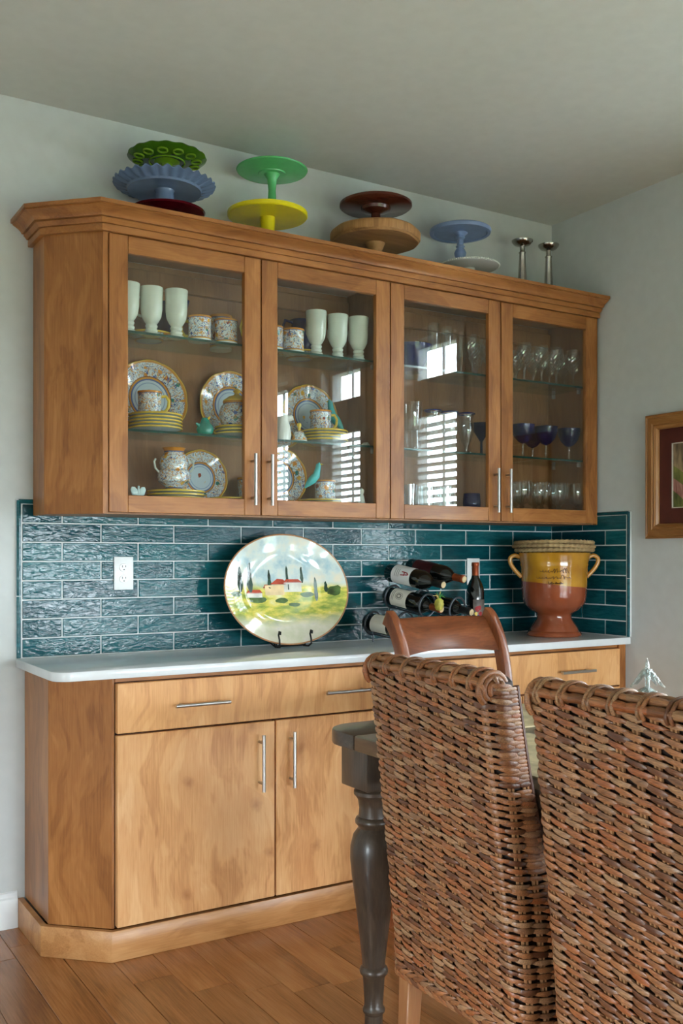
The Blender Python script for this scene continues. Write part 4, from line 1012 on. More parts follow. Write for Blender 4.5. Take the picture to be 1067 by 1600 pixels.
bottle(B3, AX, -.9 + PI / 2, lab_me, capo_me, 'wine bottle with cream crest label and copper neck, middle of the rack', label_b)
bottle(B4, AX, -.9 + PI / 2, None, capb_me, 'wine bottle with plain black neck right of the pineapple ornament')
bottle(B5, AXL, -.9 + PI / 2, lab_me, capb_me, 'wine bottle with cream label at the lower left of the rack')
# rack
rk = thing('wine_rack', 'black metal ring wine rack on the worktop holding five bottles', 'wine rack', (B3.x + .05, -.22, .9142))
M['rack'] = plain('grey_black_metal', srgb(74, 78, 84), .3, .6)
o0 = Vector(rk.location)
axn = AX.normalized(); rotq = axn.to_track_quat('Z', 'Y').to_matrix().to_4x4()
rings_w = []
AXO = {id(B): (AXL if B in (B5, B6) else AX).normalized() for B in (B1, B2, B3, B4, B5, B6)}
for B in (B1, B2, B3, B4, B5, B6):
    axn = AXO[id(B)]; rotq = axn.to_track_quat('Z', 'Y').to_matrix().to_4x4()
    for dist in (.03, .225):
        c_ = B + axn * dist
        if B in (B1, B2): continue
        rings_w.append(c_); ob('ring', xf(ring(.0455, .0042, 40, 8), Matrix.Translation(c_ - o0) @ rotq), M['rack'], rk)
for B in (B3, B4, B5, B6):
    axn = AXO[id(B)]
    a, b = B + axn * .03, B + axn * .225
    off = Vector((0, 0, -.0445)); ob('rod', tube([a + off - o0, b + off - o0], .003, 8), M['rack'], rk)
for i, (p, q) in enumerate(((B3, B4), (B5, B6), (B5, B3), (B6, B4))):
    a, b = p + AXO[id(p)] * .225, q + AXO[id(q)] * .225; dv = (b - a).normalized() * .0445
    if (b - a).length > .092: ob('rod', tube([a + dv - o0, b - dv - o0], .003, 8), M['rack'], rk)
for B in (B5, B6):
    axn = AXO[id(B)]
    for dist in (.03, .225):
        c_ = B + axn * dist; ob('foot', tube([(c_.x - o0.x, c_.y - o0.y, c_.z - .0445 - o0.z), (c_.x - o0.x, c_.y - o0.y, .001)], .0034, 8), M['rack'], rk)
# pineapple ornament on the copper neck
pp = aty(686, 944, -.385)
pn = thing('pineapple_ornament', 'small golden pineapple ornament with green leaves hung on a bottle neck', 'ornament', (pp.x, pp.y, pp.z - .026)); pn.scale = (.82, .82, .95)
M['gold'] = plain('yellow_green_beads', srgb(178, 170, 74), .3, var=.25); M['leafg'] = plain('green_tinsel_leaf', srgb(66, 142, 58), .4, var=.2); M['leafy'] = plain('gold_tinsel_leaf', srgb(204, 176, 96), .3, .3)
ob('fruit', lathe([(0, 0), (.012, .003), (.019, .014), (.021, .028), (.018, .042), (.010, .05), (0, .052)], 36, lambda tt, r, z, j: (r * (1 + .16 * math.cos(9 * tt + j * PI)), z)), M['gold'], pn)
for k in range(14):
    a = k * 2.4; ou = .010 + .002 * k if k < 9 else .032; hh = .085 - .0025 * k
    ob('leaf', tube([(0, 0, .046), (.35 * ou * math.cos(a), .35 * ou * math.sin(a), .062), (ou * math.cos(a), ou * math.sin(a), hh)], .0034, 6, rf=lambda q: 1 - .85 * q), M['leafg'] if k % 3 else M['leafy'], pn)
# standing bottle
sb_p = aty(742.5, 975, -.17)
sb = thing('wine_bottle', 'upright dark wine bottle with colourful label beside the outlet', 'bottle', (sb_p.x, -.17, .9142), (0, 0, -2.2))
ob('glass_body', lathe([(r_ * .98, z_ * 1.07) for r_, z_ in bprof], 32, cap=False), M['bottle'], sb)
ob('capsule', lathe([(r_ * .98, (z_ * 1.07 if k else z_ * .99)) for k, (r_, z_) in enumerate(cap_prof)], 24, cap=False), M['capor'], sb)
lb = ob('label', arc_sheet(.0384, .045, .165, -.3, 1.5, 12), plain('grey_brown_label', srgb(92, 82, 76), .5, var=.3), sb)
for k, (a, z_, r_, m_) in enumerate(((.2, .125, .013, 'red'), (.45, .13, .010, 'red'), (.55, .105, .010, 'red'), (.3, .092, .008, 'cobaltsolid'), (.2, .075, .012, 'capor'), (.42, .07, .012, 'capor'), (.3, .055, .010, 'rimyellow'), (.05, .105, .008, 'rimyellow'))):
    P = [(.0388 * math.cos(a + r_ / .0388 * math.cos(q * PI / 5) * (.7 + .3 * ((q * 7) % 3) / 2)), .0388 * math.sin(a + r_ / .0388 * math.cos(q * PI / 5) * (.7 + .3 * ((q * 7) % 3) / 2)), z_ + r_ * math.sin(q * PI / 5)) for q in range(10)]
    ob('print', (P, [tuple(range(10))]), M[m_], lb, smooth=0)

# ------------------------------------------------------------------ two-tone pot with rope
def pot_mat():
    t = NT('two_tone_glazed_terracotta'); tc = t.n('TexCoord'); v = tc.outputs['Object']
    sp = t.n('SeparateXYZ'); t.set(sp.inputs[0], v)
    e_ = t.math('ADD', sp.outputs[2], t.math('ADD', t.math('MULTIPLY', t.math('SUBTRACT', t.math('MULTIPLY', sp.outputs[0], _c), t.math('MULTIPLY', sp.outputs[1], _s)), .10), t.math('MULTIPLY', t.noise(v, 9, 2), .006)))
    nz = t.noise(v, 9, 3); ye = t.ramp(nz, [(.3, srgb(158, 106, 24)), (.7, srgb(190, 138, 40))])
    te = t.ramp(nz, [(.3, srgb(128, 62, 34)), (.7, srgb(150, 78, 46))])
    f = t.math('GREATER_THAN', e_, .228)
    return t.pbr(t.mix(f, te, ye), .14, 0, .5, coat=.4, coat_rough=.06)
M['pot'] = pot_mat()
M['handley'] = plain('ochre_glaze', srgb(182, 128, 52), .16, coat=.3)
px, py = XU(865.5, -.255), -.255
pot = thing('urn_pot', 'footed two-tone terracotta and ochre glazed pot in the corner of the worktop', 'pot', (px, py, .9142))
pprof = [(0, .004), (.116, .0), (.119, .004), (.118, .012), (.112, .02), (.106, .024), (.104, .032), (.092, .05), (.076, .075), (.074, .09), (.079, .1), (.105, .115), (.13, .14), (.139, .175), (.142, .22), (.144, .30), (.148, .312), (.146, .318), (.150, .330), (.152, .352), (.156, .362), (.148, .366), (.138, .35), (.134, .2), (.1, .13), (0, .12)]
ob('body', lathe(pprof, 64, cap=False), M['pot'], pot)
ang = math.atan2(-_s, _c)   # handles spread across the view
for s in (-1, 1):
    pts = [(s * .150, 0, .343), (s * .172, 0, .352), (s * .192, 0, .34), (s * .19, 0, .315), (s * .17, 0, .285), (s * .143, 0, .258)]
    # smooth by subdividing
    q = []
    for i in range(len(pts) - 1):
        for k in range(4):
            f_ = k / 4; p0, p1, p2, p3 = [Vector(pts[max(0, min(len(pts) - 1, i + d_))]) for d_ in (-1, 0, 1, 2)]
            q.append(.5 * ((2 * p1) + (p2 - p0) * f_ + (2 * p0 - 5 * p1 + 4 * p2 - p3) * f_ ** 2 + (3 * p1 - p0 - 3 * p2 + p3) * f_ ** 3))
    q.append(Vector(pts[-1]))
    ob('handle', tube(q, .0095, 10), M['handley'], pot, rot=(0, 0, ang))
# faint handwritten inscription scratched in the glaze (two cursive lines and a short one)
M['ink2'] = plain('brown_script', srgb(84, 50, 16), .4)
def script_line(z0, a0, a1, seed, amp=.007):
    rnd = random.Random(seed); pts = []; n_ = 90; ph_ = 0
    for i in range(n_):
        f_ = i / (n_ - 1); ph_ += .55 + .35 * rnd.random()
        gap = .12 if int(f_ * 11) in (4, 7) else 1.0
        if i % 8 == 0: tall = rnd.choice((.55, .6, .7, 1.0, 1.9))
        a = a0 + (a1 - a0) * f_ + .022 * math.cos(ph_ * .93 + .5); z_ = z0 + amp * gap * math.sin(ph_) * tall * (1 if math.sin(ph_) > 0 else .5) + .05 * amp * math.sin(9 * f_)
        r_ = .1448 + max(0, (z_ - .30)) * .3
        pts.append((r_ * math.cos(a), r_ * math.sin(a), z_))
    return tube(pts, .0010, 4)
av = -PI / 2 - YAW + .10      # roughly facing the camera
av = math.atan2(-CAMD - py, -px)
ob('inscription', join(script_line(.283, av - .42, av + .42, 1), script_line(.255, av - .55, av + .50, 2), script_line(.232, av - .15, av + .25, 3, .004)), M['ink2'], pot)
def rope_ring(R_, r_, z_, ell=1.0, seed=0, n_=288, k_=10):
    V, F = [], []; rnd = random.Random(seed); ph_ = rnd.uniform(0, 6)
    for i in range(n_):
        a = 2 * PI * i / n_; RR = R_ * (1 + .012 * math.sin(3 * a + ph_)); zz = z_ + .002 * math.sin(2 * a + ph_)
        for k in range(k_):
            b = 2 * PI * k / k_; rr = r_ * (1 + .20 * math.cos(3 * b - 48 * a))
            V.append(((RR + rr * math.cos(b)) * math.cos(a), (RR + rr * math.cos(b)) * math.sin(a) * ell, zz + rr * math.sin(b)))
    for i in range(n_):
        for k in range(k_): F.append((i * k_ + k, i * k_ + (k + 1) % k_, ((i + 1) % n_) * k_ + (k + 1) % k_, ((i + 1) % n_) * k_ + k))
    return V, F
rp = thing('rope_coil', 'coiled tan rope lying around the rim of the two-tone pot', 'rope', (px, py, .9142 + .3665))
for k, (R_, z_) in enumerate(((.164, .009), (.172, .026), (.165, .0425), (.143, .012), (.146, .033))):
    ob('rope_turn', rope_ring(R_, .0078, z_, 1, k), M['rope'], rp)

# ------------------------------------------------------------------ framed picture on the right wall
M['frame'] = wood('gilt_oak_frame', srgb(120, 78, 38), srgb(158, 108, 60), srgb(188, 138, 84), 'y', .32)
M['framez'] = wood('gilt_oak_frame_upright', srgb(120, 78, 38), srgb(158, 108, 60), srgb(188, 138, 84), 'z', .32)
M['mat'] = plain('dark_red_mat', srgb(84, 34, 24), .8, var=.05); M['matedge'] = plain('mat_bevel', srgb(206, 200, 186), .7)
def art_mat():
    t = NT('portrait_print'); tc = t.n('TexCoord'); v = tc.outputs['Object']
    sp = t.n('SeparateXYZ'); t.set(sp.inputs[0], v); nz = t.noise(v, 18, 4, .6); st = t.noise(t.mapping(v, (1, 1, .25), rot=(.5, 0, 0)), 34, 3, .6)
    z = t.math('ADD', sp.outputs[2], t.math('MULTIPLY', t.math('SUBTRACT', nz, .5), .05)); yy = t.math('ADD', sp.outputs[1], t.math('MULTIPLY', t.math('SUBTRACT', nz, .5), .04))
    hair = t.ramp(st, [(.35, srgb(62, 48, 36)), (.65, srgb(158, 134, 104))])
    skin = t.ramp(nz, [(.3, srgb(150, 116, 92)), (.7, srgb(190, 158, 132))])
    green = t.ramp(st, [(.3, srgb(60, 66, 34)), (.7, srgb(130, 132, 66))]); pink = t.ramp(st, [(.35, srgb(120, 56, 50)), (.65, srgb(196, 150, 136))])
    c = t.mix(t.math('GREATER_THAN', z, .02), skin, hair)
    c = t.mix(t.math('MULTIPLY', t.math('GREATER_THAN', z, .02), t.math('LESS_THAN', yy, -.045)), c, skin)
    dg = t.math('ADD', z, t.math('MULTIPLY', yy, -1.0))
    c = t.mix(t.math('LESS_THAN', t.math('SUBTRACT', z, t.math('MULTIPLY', yy, .7)), -.02), c, green)
    c = t.mix(t.math('LESS_THAN', t.math('SUBTRACT', z, t.math('MULTIPLY', yy, .7)), -.075), c, pink)
    c = t.mix(t.math('LESS_THAN', t.math('SUBTRACT', z, t.math('MULTIPLY', yy, .7)), -.13), c, green)
    return t.pbr(c, .5)
M['art'] = art_mat()
y0p = -.585; y1p = -1.03; z0p, z1p = 1.336, 1.852
pf = thing('framed_picture', 'gold-brown wooden picture frame with dark red mat on the right wall', 'picture', (XR - .0006, (y0p + y1p) / 2, (z0p + z1p) / 2))
hy, hz = abs(y1p - y0p) / 2, (z1p - z0p) / 2; fw = .062
fp = [(0, 0), (0, -.026), (.006, -.030), (.012, -.026), (.016, -.029), (.036, -.031), (.042, -.027), (.048, -.030), (.056, -.026), (.062, -.016), (.062, -.004), (.055, 0)]
def frame_side(c0, c1, ax):
    """mitred bar from corner c0 to c1 (y,z); profile (inward, x)"""
    ring0 = []; ring1 = []
    for inn, dx in fp:
        s0 = (-math.copysign(inn, c0[0]), -math.copysign(inn, c0[1])); s1 = (-math.copysign(inn, c1[0]), -math.copysign(inn, c1[1]))
        ring0.append((dx, c0[0] + s0[0], c0[1] + s0[1])); ring1.append((dx, c1[0] + s1[0], c1[1] + s1[1]))
    return loft([ring0, ring1])
for a, b, m_ in (((-hy, -hz), (hy, -hz), 'frame'), ((-hy, hz), (hy, hz), 'frame'), ((-hy, -hz), (-hy, hz), 'framez'), ((hy, -hz), (hy, hz), 'framez')):
    ob('frame_side', frame_side(a, b, 0), M[m_], pf, smooth=20)
ai = fw + .062
ob('mat_board', join(box(-.009, -.006, -hy + .05, hy - .05, hz - ai, hz - .05), box(-.009, -.006, -hy + .05, hy - .05, -hz + .05, -hz + ai), box(-.009, -.006, -hy + .05, -hy + ai, -hz + ai, hz - ai), box(-.009, -.006, hy - ai, hy - .05, -hz + ai, hz - ai)), M['mat'], pf, smooth=0)
ob('mat_bevel', join(box(-.0096, -.0055, -hy + ai, hy - ai, hz - ai - .004, hz - ai), box(-.0096, -.0055, -hy + ai, hy - ai, -hz + ai, -hz + ai + .004), box(-.0096, -.0055, hy - ai - .004, hy - ai, -hz + ai, hz - ai), box(-.0096, -.0055, -hy + ai, -hy + ai + .004, -hz + ai, hz - ai)), M['matedge'], pf, smooth=0)
ob('print', box(-.0055, -.002, -hy + ai - .01, hy - ai + .01, -hz + ai - .01, hz - ai + .01), M['art'], pf, smooth=0)

# ------------------------------------------------------------------ dining table
TZ = .81; TXL, TYF, TXR, TYN = 1.33, -1.165, 2.50, -2.95
tb = thing('dining_table', 'dark weathered wood dining table with turned legs', 'table', ((TXL + TXR) / 2, (TYF + TYN) / 2, 0))
ox, oy = tb.location.x, tb.location.y
def toploc(poly): return [(a - ox, b - oy) for a, b in poly]
BB = .17
rc = .09
def topboard(poly, m_): ob('board', bevel(prism(toploc(poly), TZ - .040, TZ), .006, 2), M[m_], tb)
far = [(TXL, TYF - BB + .0006), (TXR, TYF - BB + .0006)] + arc(TXR - rc, TYF - rc, rc, 0, PI / 2) + arc(TXL + rc, TYF - rc, rc, PI / 2, PI)
topboard(far, 'tabletopx')
near = [(TXR, TYN + BB), (TXL, TYN + BB)] + arc(TXL + rc, TYN + rc, rc, PI, 1.5 * PI) + arc(TXR - rc, TYN + rc, rc, 1.5 * PI, 2 * PI)
topboard(near, 'tabletopx')
nb = 7; bw = (TXR - TXL) / nb
for k in range(nb): topboard([(TXL + k * bw + .0003, TYN + BB + .0006), (TXL + (k + 1) * bw - .0003, TYN + BB + .0006), (TXL + (k + 1) * bw - .0003, TYF - BB), (TXL + k * bw + .0003, TYF - BB)], 'tabletop')
LX, LY = (TXL + .105, TXR - .105), (TYF - .105, TYN + .105)
for xx in LX: ob('apron', box(xx - .018 - ox, xx + .018 - ox, LY[1] + .064 - oy, LY[0] - .064 - oy, TZ - .135, TZ - .041, .003), M['tabletop'], tb)
for yy in LY: ob('apron', box(LX[0] + .064 - ox, LX[1] - .064 - ox, yy - .018 - oy, yy + .018 - oy, TZ - .135, TZ - .041, .003), M['tabletopx'], tb)
lp = [(0, .001), (.020, .001), (.024, .012), (.0235, .055), (.029, .062), (.030, .068), (.027, .073), (.0245, .08), (.029, .155), (.036, .163), (.038, .170), (.036, .177), (.030, .183), (.031, .2), (.046, .33), (.058, .42), (.063, .47), (.062, .50), (.054, .53), (.041, .548), (.042, .553), (.049, .560), (.050, .567), (.047, .574), (.041, .578), (.039, .6), (.042, .622), (.047, .630), (.053, .637), (.053, .646), (.046, .652), (.046, .660)]
leg_me = mesh('turned_shaft', lathe(lp, 36), M['tablewood'])
blk_me = mesh('leg', box(-.063, .063, -.063, .063, .657, TZ - .0405, .005, 2), M['tablewood'])
for xx in LX:
    for yy in LY:
        l_ = link('leg', blk_me, tb, (xx - ox, yy - oy, 0)); link('turned_shaft', leg_me, l_)

# placemats: coiled plaited seagrass
def mat_thing(x0, x1, y0, y1, lab):
    t = thing('placemat', lab, 'placemat', ((x0 + x1) / 2, (y0 + y1) / 2, TZ + .0003), group='woven placemats')
    w, h = x1 - x0, y1 - y0; st = .021; k = 0
    while min(w, h) / 2 - k * st > .006:
        a, b = w / 2 - k * st - st / 2, h / 2 - k * st - st / 2
        if min(a, b) < .004: break
        pts = []; per = [(-a, -b), (a, -b), (a, b), (-a, b)]
        for i in range(4):
            p, q = Vector(per[i]), Vector(per[(i + 1) % 4]); L = (q - p).length; n_ = max(2, int(L / .006))
            for j in range(n_): pts.append(p + (q - p) * j / n_)
        # plait: two strands zigzagging
        g = []
        for ph_ in (0, PI):
            pp_ = []
            for i, p in enumerate(pts):
                nx = pts[(i + 1) % len(pts)] - pts[i - 1]; nn = Vector((nx.y, -nx.x)).normalized()
                s_ = math.sin(i * PI * 2 / 5 + ph_) * st * .22
                pp_.append((p.x + nn.x * s_, p.y + nn.y * s_, .006 + .0018 * math.cos(i * PI * 2 / 5 + ph_)))
            g.append(tube(pp_, .0058, 6, True))
        ob('plait', join(*g), M['jute'], t); k += 1
    ob('backing', box(-w / 2 + .004, w / 2 - .004, -h / 2 + .004, h / 2 - .004, 0, .004), M['jute'], t, smooth=0)
mat_thing(1.60, 2.08, -1.185, -1.48, 'woven seagrass placemat in front of the wooden chair')
mat_thing(1.385, 1.72, -1.56, -2.04, 'woven seagrass placemat at the wicker chair nearest the wine rack')

# glass tree
tp = atz(1011, 1113, TZ)
gt = thing('glass_tree', 'small clear glass fir tree ornament on the table', 'ornament', (tp.x, tp.y, TZ + .0003))
M['icy'] = thin_glass('icy_glass', (.80, .87, .86, 1), 1.5, 1.6, .16, .08, 1.0, 160)
hT = .155
ob('spire', lathe([(.012, .03), (.010, .06), (.007, .085), (.010, .10), (.007, .108), (.009, .118), (.006, .126), (.007, .135), (.003, .148), (0, .16)], 14), M['icy'], gt)
for tier, (zc, ou, dz, n_) in enumerate(((.050, .080, .046, 7), (.106, .050, .034, 5))):
    for k in range(n_):
        a = 2 * PI * k / n_ + .4 + tier
        c_, s_ = math.cos(a), math.sin(a)
        pts = [(.006 * c_, .006 * s_, zc + .014), (ou * .35 * c_, ou * .35 * s_, zc + .004), (ou * .7 * c_, ou * .7 * s_, zc - dz * .5), (ou * c_, ou * s_, zc - dz * .92)]
        ob('branch', tube(pts, .0095, 8, rf=lambda q: 1 - .72 * q), M['icy'], gt)
ob('trunk', lathe([(.02, 0), (.02, .003), (.008, .008), (.007, .04)], 14), M['icy'], gt)

# ------------------------------------------------------------------ wooden chair at the head of the table
wc = thing('dining_chair', 'brown wooden dining chair with scrolled back posts at the far end', 'chair', (2.115, -.98, 0))
def wcl(x, y, z): return (x - 2.115, y + .98, z)
def rect_sweep(pts, wx, wt):
    """sweep a rectangle (width wx along x, thickness wt) along a path in the y-z plane"""
    rings = []
    for i, p in enumerate(pts):
        a = Vector(pts[max(0, i - 1)]); b = Vector(pts[min(len(pts) - 1, i + 1)]); tdir = (b - a); tdir.x = 0; tdir.normalize()
        nn = Vector((0, -tdir.z, tdir.y)); p = Vector(p)
        w_ = wt if not callable(wt) else wt(i / (len(pts) - 1))
        rings.append([p + Vector((-wx / 2, 0, 0)) + nn * w_ / 2, p + Vector((wx / 2, 0, 0)) + nn * w_ / 2, p + Vector((wx / 2, 0, 0)) - nn * w_ / 2, p + Vector((-wx / 2, 0, 0)) - nn * w_ / 2])
    return bevel(loft(rings), .005, 2, 40)
def cat(pts, n_=5):
    q = []
    for i in range(len(pts) - 1):
        for k in range(n_):
            f_ = k / n_; p0, p1, p2, p3 = [Vector(pts[max(0, min(len(pts) - 1, i + d_))]) for d_ in (-1, 0, 1, 2)]
            q.append(.5 * ((2 * p1) + (p2 - p0) * f_ + (2 * p0 - 5 * p1 + 4 * p2 - p3) * f_ ** 2 + (3 * p1 - p0 - 3 * p2 + p3) * f_ ** 3))
    q.append(Vector(pts[-1])); return q
XA, XB = 1.90, 2.332
for xx in (XA, XB):
    path = cat([wcl(xx, -.66, .004), wcl(xx, -.73, .22), wcl(xx, -.775, .46), wcl(xx, -.775, .65), wcl(xx, -.765, .82), wcl(xx, -.735, .95), wcl(xx, -.69, 1.03), wcl(xx, -.655, 1.055)])
    ob('back_post', rect_sweep(path, .032, lambda q: .046 if q < .8 else .046 + .01 * (q - .8) / .2), M['chairpost'], wc)
    ob('front_leg', box(xx - .02 - 2.115, xx + .02 - 2.115, -1.21 + .98 - .02, -1.21 + .98 + .02, .0, .44, .003), M['chairpost'], wc)
# curved top rail
rings = []
for i in range(13):
    f_ = i / 12; x_ = XA + .016 + (XB - XA - .032) * f_; bow = .035 * (1 - (2 * f_ - 1) ** 2)
    pts = []
    for (dy, z_) in ((-.750, .928), (-.738, .95), (-.712, .99), (-.675, 1.038), (-.660, 1.046), (-.655, 1.036), (-.692, .985), (-.718, .948), (-.732, .925)):
        zz = z_ + (.012 * (1 - (2 * f_ - 1) ** 2) * (-1 if z_ < .96 else .2)) * -1 * (1 if z_ < .96 else -1)
        pts.append(wcl(x_, dy + bow, zz))
    rings.append(pts)
ob('top_rail', loft(rings), M['chairwood'], wc, smooth=40)
for z_ in (.70, .82):
    ob('lower_rail', box(XA + .017 - 2.115, XB - .017 - 2.115, -.775 + .98, -.758 + .98, z_ - .025, z_ + .025, .004), M['chairwood'], wc)
ob('seat', bevel(prism([(XA - .02 - 2.115, -.27), (XB + .02 - 2.115, -.27), (XB + .005 - 2.115, .20), (XA - .005 - 2.115, .20)], .441, .475), .008, 2), M['chairwood'], wc)
for xx in (XA, XB): ob('stretcher', box(xx - .01 - 2.115, xx + .01 - 2.115, -.21, .22, .2, .23, .003), M['chairpost'], wc)

# ------------------------------------------------------------------ wicker chairs
ZB, ZTOP = .315, 1.035
def xr(z): q = (z - ZB) / (ZTOP - ZB); return -.085 * (max(0, q) ** 1.15)
def hwid(z): q = (z - ZB) / (ZTOP - ZB); return .222 - .014 * q
def xfr(z):      # front edge of the woven side
    if z < .50: return .46
    return xr(z) + .070 + .32 * math.exp(-(z - .50) / .055) + .05 * math.exp(-(z - .5) / .2)
RC = .034
def surf(s, z):
    w = hwid(z); L1 = w - RC; a = abs(s); sg = 1 if s >= 0 else -1; x0_ = xr(z)
    if a <= L1: return Vector((x0_, s, z)), Vector((-1, 0, 0)), Vector((0, 1, 0))
    if a <= L1 + RC * PI / 2:
        f_ = (a - L1) / RC
        return Vector((x0_ + RC * (1 - math.cos(f_)), sg * (L1 + RC * math.sin(f_)), z)), Vector((-math.cos(f_), sg * math.sin(f_), 0)), None
    e_ = a - L1 - RC * PI / 2
    return Vector((x0_ + RC + e_, sg * w, z)), Vector((0, sg, 0)), None
def strand(s0, z0, L, hh, tilt, lift, rnd, nseg=7):
    rings = []
    for i in range(nseg + 1):
        tt = -1 + 2 * i / nseg; c_ = max(0.0, 1 - tt * tt)
        p, n_, _ = surf(s0 + tt * L / 2, z0 + tilt * tt)
        o_ = -.0022 + lift * (c_ ** .8); h_ = hh * (.16 + .84 * c_ ** .62); th = .0030 * (.45 + .55 * c_)
        ringp = []
        for k in range(6):
            b = 2 * PI * k / 6
            ringp.append(p + n_ * (o_ + th * math.cos(b)) + Vector((0, 0, 1)) * (h_ * math.sin(b)))
        rings.append(ringp)
    return loft(rings)
def rrect(x0_, x1_, w, rb, z, n_=4):
    rb = min(rb, (x1_ - x0_) / 1.6); rf_ = .006
    P = []
    for cx, cy, a, r in ((x1_ - rf_, w - rf_, 0, rf_), (x0_ + rb, w - rb, PI / 2, rb), (x0_ + rb, -w + rb, PI, rb), (x1_ - rf_, -w + rf_, 1.5 * PI, rf_)):
        for k in range(n_ + 1): P.append((cx + r * math.cos(a + PI / 2 * k / n_), cy + r * math.sin(a + PI / 2 * k / n_), z))
    return P
CS, RS = .038, .0148      # column spacing along the surface, lens spacing within a column
def wicker_chair(yc, lab, seed):
    rnd = random.Random(seed)
    t = thing('wicker_chair', lab, 'chair', (1.283, yc, 0))
    zs = [ZB + .002, .35, .40, .45, .485] + [.49, .50, .51, .525, .54, .56, .60, .65, .7, .8, .9, .98, ZTOP - .012, ZTOP - .004]
    rings = []
    for z in zs:
        ins = .006 + (.012 if z > ZTOP - .006 else 0)
        x1_ = .455 if z < .488 else min(.455, xfr(z) - .001)
        rings.append(rrect(xr(z) + ins, x1_, hwid(z) - ins, RC, z))
    ob('core', loft(rings), M['wickercore'], t, smooth=50)
    # stakes
    smax = .222 + .36
    stakes = []
    ncol = int(smax / CS)
    cols = [k * CS for k in range(-ncol, ncol + 1)]
    for s0 in cols:
        for ds in (-.0042, .0042):
            pts = []
            for i in range(25):
                z = ZB + .004 + (ZTOP - ZB - .012) * i / 24
                p, n_, _ = surf(s0 + ds, z)
                if abs(s0) > .22 and p.x > xfr(z) - .006: break
                pts.append(p - n_ * .0008)
            if len(pts) > 2: stakes.append(tube(pts, .0034, 5))
    ob('stakes', join(*stakes), M['stake'], t)['kind'] = 'stuff'
    # strands
    L = []
    nr = int((ZTOP - .01 - ZB - .03) / RS)
    for ci, s0 in enumerate(cols):
        off = 0 if (ci % 2 == 0) else RS / 2
        for j in range(nr + 1):
            z0 = ZB + .030 + j * RS + off + rnd.uniform(-.0015, .0015)
            if z0 > ZTOP - .017: continue
            ss = s0 + rnd.uniform(-.004, .004)
            p, n_, _ = surf(ss, z0)
            if abs(ss) > .2 and p.x > xfr(z0) - .012: continue
            ln = CS * 1.52 * rnd.uniform(.93, 1.08)
            if abs(ss) > .2 and p.x + ln / 2 > xfr(z0) + .004:
                ln = max(.034, 2 * (xfr(z0) + .008 - p.x))
            L.append((ss, strand(ss, z0, ln, .0057 * rnd.uniform(.85, 1.18), .0040 * rnd.uniform(.5, 1.4), .0066 * rnd.uniform(.8, 1.3), rnd)))
    # close the rows at the front edge of each side
    for sg in (-1, 1):
        for par in (0, 1):
            own = [q for i, q in enumerate(cols) if i % 2 == par and q * sg > .15]
            for j in range(nr + 1):
                z0 = ZB + .030 + j * RS + (0 if par == 0 else RS / 2)
                if z0 > ZTOP - .017: continue
                base = hwid(z0) - RC + RC * PI / 2            # arc length where the flat side starts
                edge = base + max(0, xfr(z0) - xr(z0) - RC)    # arc length of the front edge
                acc = [abs(q) for q in own if surf(q, z0)[0].x <= xfr(z0) - .012]
                last = max(acc) if acc else base - .03
                gap = edge - last
                if gap > CS * .62: L.append((sg * (last + gap * .62), strand(sg * (last + gap * .62), z0, max(.026, gap * .86), .0054 * rnd.uniform(.88, 1.12), .001, .0055, rnd)))
    L.sort(key=lambda q: abs(q[0] + .06))     # the back and the camera-side corner show largest
    for s0, g in L[:300]: ob('strand', g, M['wicker'], t, smooth=60)
    ob('strands', join(*[g for s0, g in L[300:]]), M['wicker'], t, smooth=60)['kind'] = 'stuff'
    # rolled top border: three runs of overlapping strands plus wraps
    def top_run(dx, dz, L_, n_, hh, ph_):
        for k in range(n_):
            yc_ = -.19 + .38 * (k + .5 + ph_) / n_
            rings = []
            for i in range(9):
                tt = -1 + 2 * i / 8; c_ = max(0, 1 - tt * tt); yy = max(-.213, min(.213, yc_ + tt * L_ / 2))
                edge = max(0, abs(yy) - .19) * .6
                base = Vector((xr(ZTOP) + dx + .003 * tt, yy, ZTOP + dz + .004 * c_ - edge + tt * -.002))
                rings.append([base + Vector((math.cos(2 * PI * m_ / 8) * hh * (.3 + .7 * c_ ** .6), 0, math.sin(2 * PI * m_ / 8) * hh * .85 * (.3 + .7 * c_ ** .6))) for m_ in range(8)])
            ob('border_strand', loft(rings), M['wicker'], t, smooth=60)
    top_run(-.001, -.013, .078, 9, .0105, 0); top_run(.012, .000, .078, 9, .0088, .3); top_run(.028, .002, .078, 8, .0088, -.2); top_run(.044, -.002, .078, 9, .0088, .1); top_run(.054, -.013, .078, 9, .0080, 0.1)
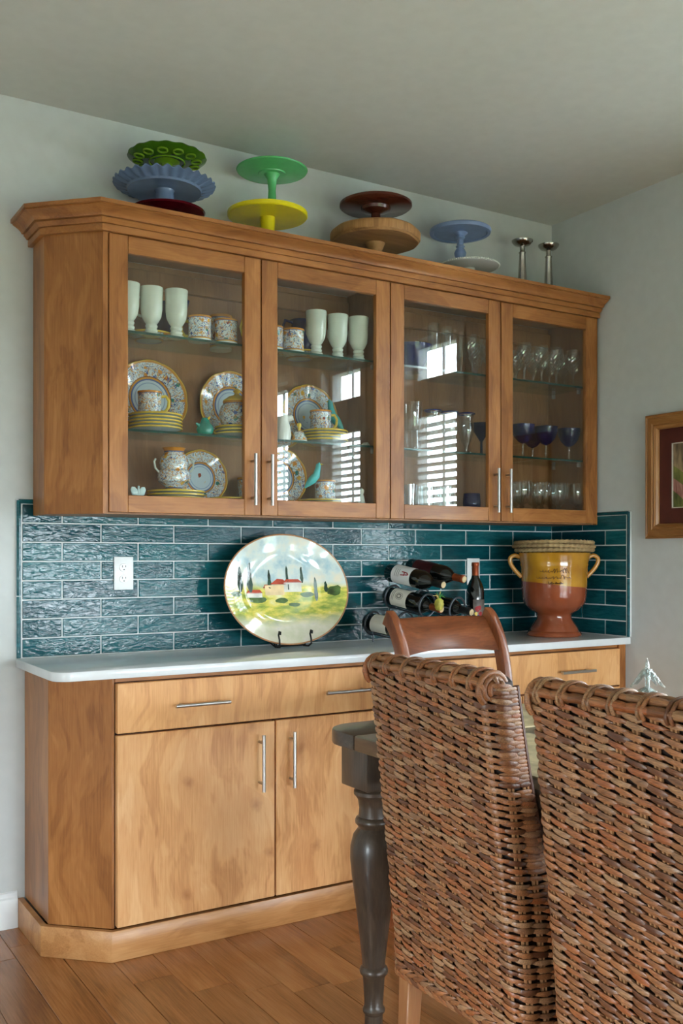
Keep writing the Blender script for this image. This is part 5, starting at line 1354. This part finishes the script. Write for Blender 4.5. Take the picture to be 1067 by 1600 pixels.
    for k in range(7):
        y_ = -.17 + .34 * k / 6 + rnd.uniform(-.004, .004)
        for dd in (-.0045, .0045):
            pts = [(xr(ZTOP) - .004, y_ + dd, ZTOP - .024), (xr(ZTOP) - .0095, y_ + dd, ZTOP - .012), (xr(ZTOP) + .002, y_ + dd, ZTOP + .006), (xr(ZTOP) + .022, y_ + dd, ZTOP + .0125), (xr(ZTOP) + .044, y_ + dd, ZTOP + .009), (xr(ZTOP) + .060, y_ + dd, ZTOP - .008), (xr(ZTOP) + .060, y_ + dd, ZTOP - .03)]
            ob('border_wrap', tube(cat(pts, 3), .0038, 7), M['wicker'], t, smooth=60)
    for sg in (-1, 1):   # corner curls
        for q, rr in enumerate((.034, .024, .013)):
            pts = [(xr(ZTOP) + .026 + rr * math.cos(a), sg * (.196 + .003 * q), ZTOP - .024 + rr * math.sin(a) * .95) for a in [-.9 + (PI + 1.8) * i / 12 for i in range(13)]]
            ob('corner_wrap', tube(pts, .0062, 7), M['wicker'], t, smooth=60)
    # dark binding on the front edge of each side, bottom plait, legs
    for sg in (-1, 1):
        pts = [(xfr(z) + .001, sg * (hwid(z) - .004), z) for z in [ZTOP - .02 - (ZTOP - .02 - .505) * i / 20 for i in range(21)]]
        ob('edge_binding', tube(pts, .0065, 7), M['binding'], t)
    per = [(s_, 0) for s_ in [-.52 + 1.04 * i / 40 for i in range(41)]]
    for k, (s_, _) in enumerate(per):
        arch = .022 * max(0, 1 - (s_ / .2) ** 2) if abs(s_) < .2 else 0
        for lev, tl in ((.005, .007), (.017, -.007)):
            g = strand(s_ + (.013 if tl < 0 else 0), ZB + lev, .056, .0062, tl, .0085, rnd)
            ob('bottom_plait', g, M['wicker'], t, smooth=60)
    for xx in (.03, .42):
        for sg in (-1, 1):
            b = .021; y_ = sg * .19
            v_ = [(xx + a_ * b * .72 - (.02 if xx < .1 else 0), y_ + c_ * b * .72, .0003) for a_, c_ in ((-1, -1), (1, -1), (1, 1), (-1, 1))]
            w_ = [(xx + a_ * b, y_ + c_ * b, ZB + .004) for a_, c_ in ((-1, -1), (1, -1), (1, 1), (-1, 1))]
            ob('leg', bevel(loft([v_, w_]), .003), M['leg'], t)
wicker_chair(-1.80, 'brown woven wicker dining chair nearest the wine rack, left of two', 21)
wicker_chair(-2.325, 'brown woven wicker dining chair cut off by the right edge of the picture', 22)
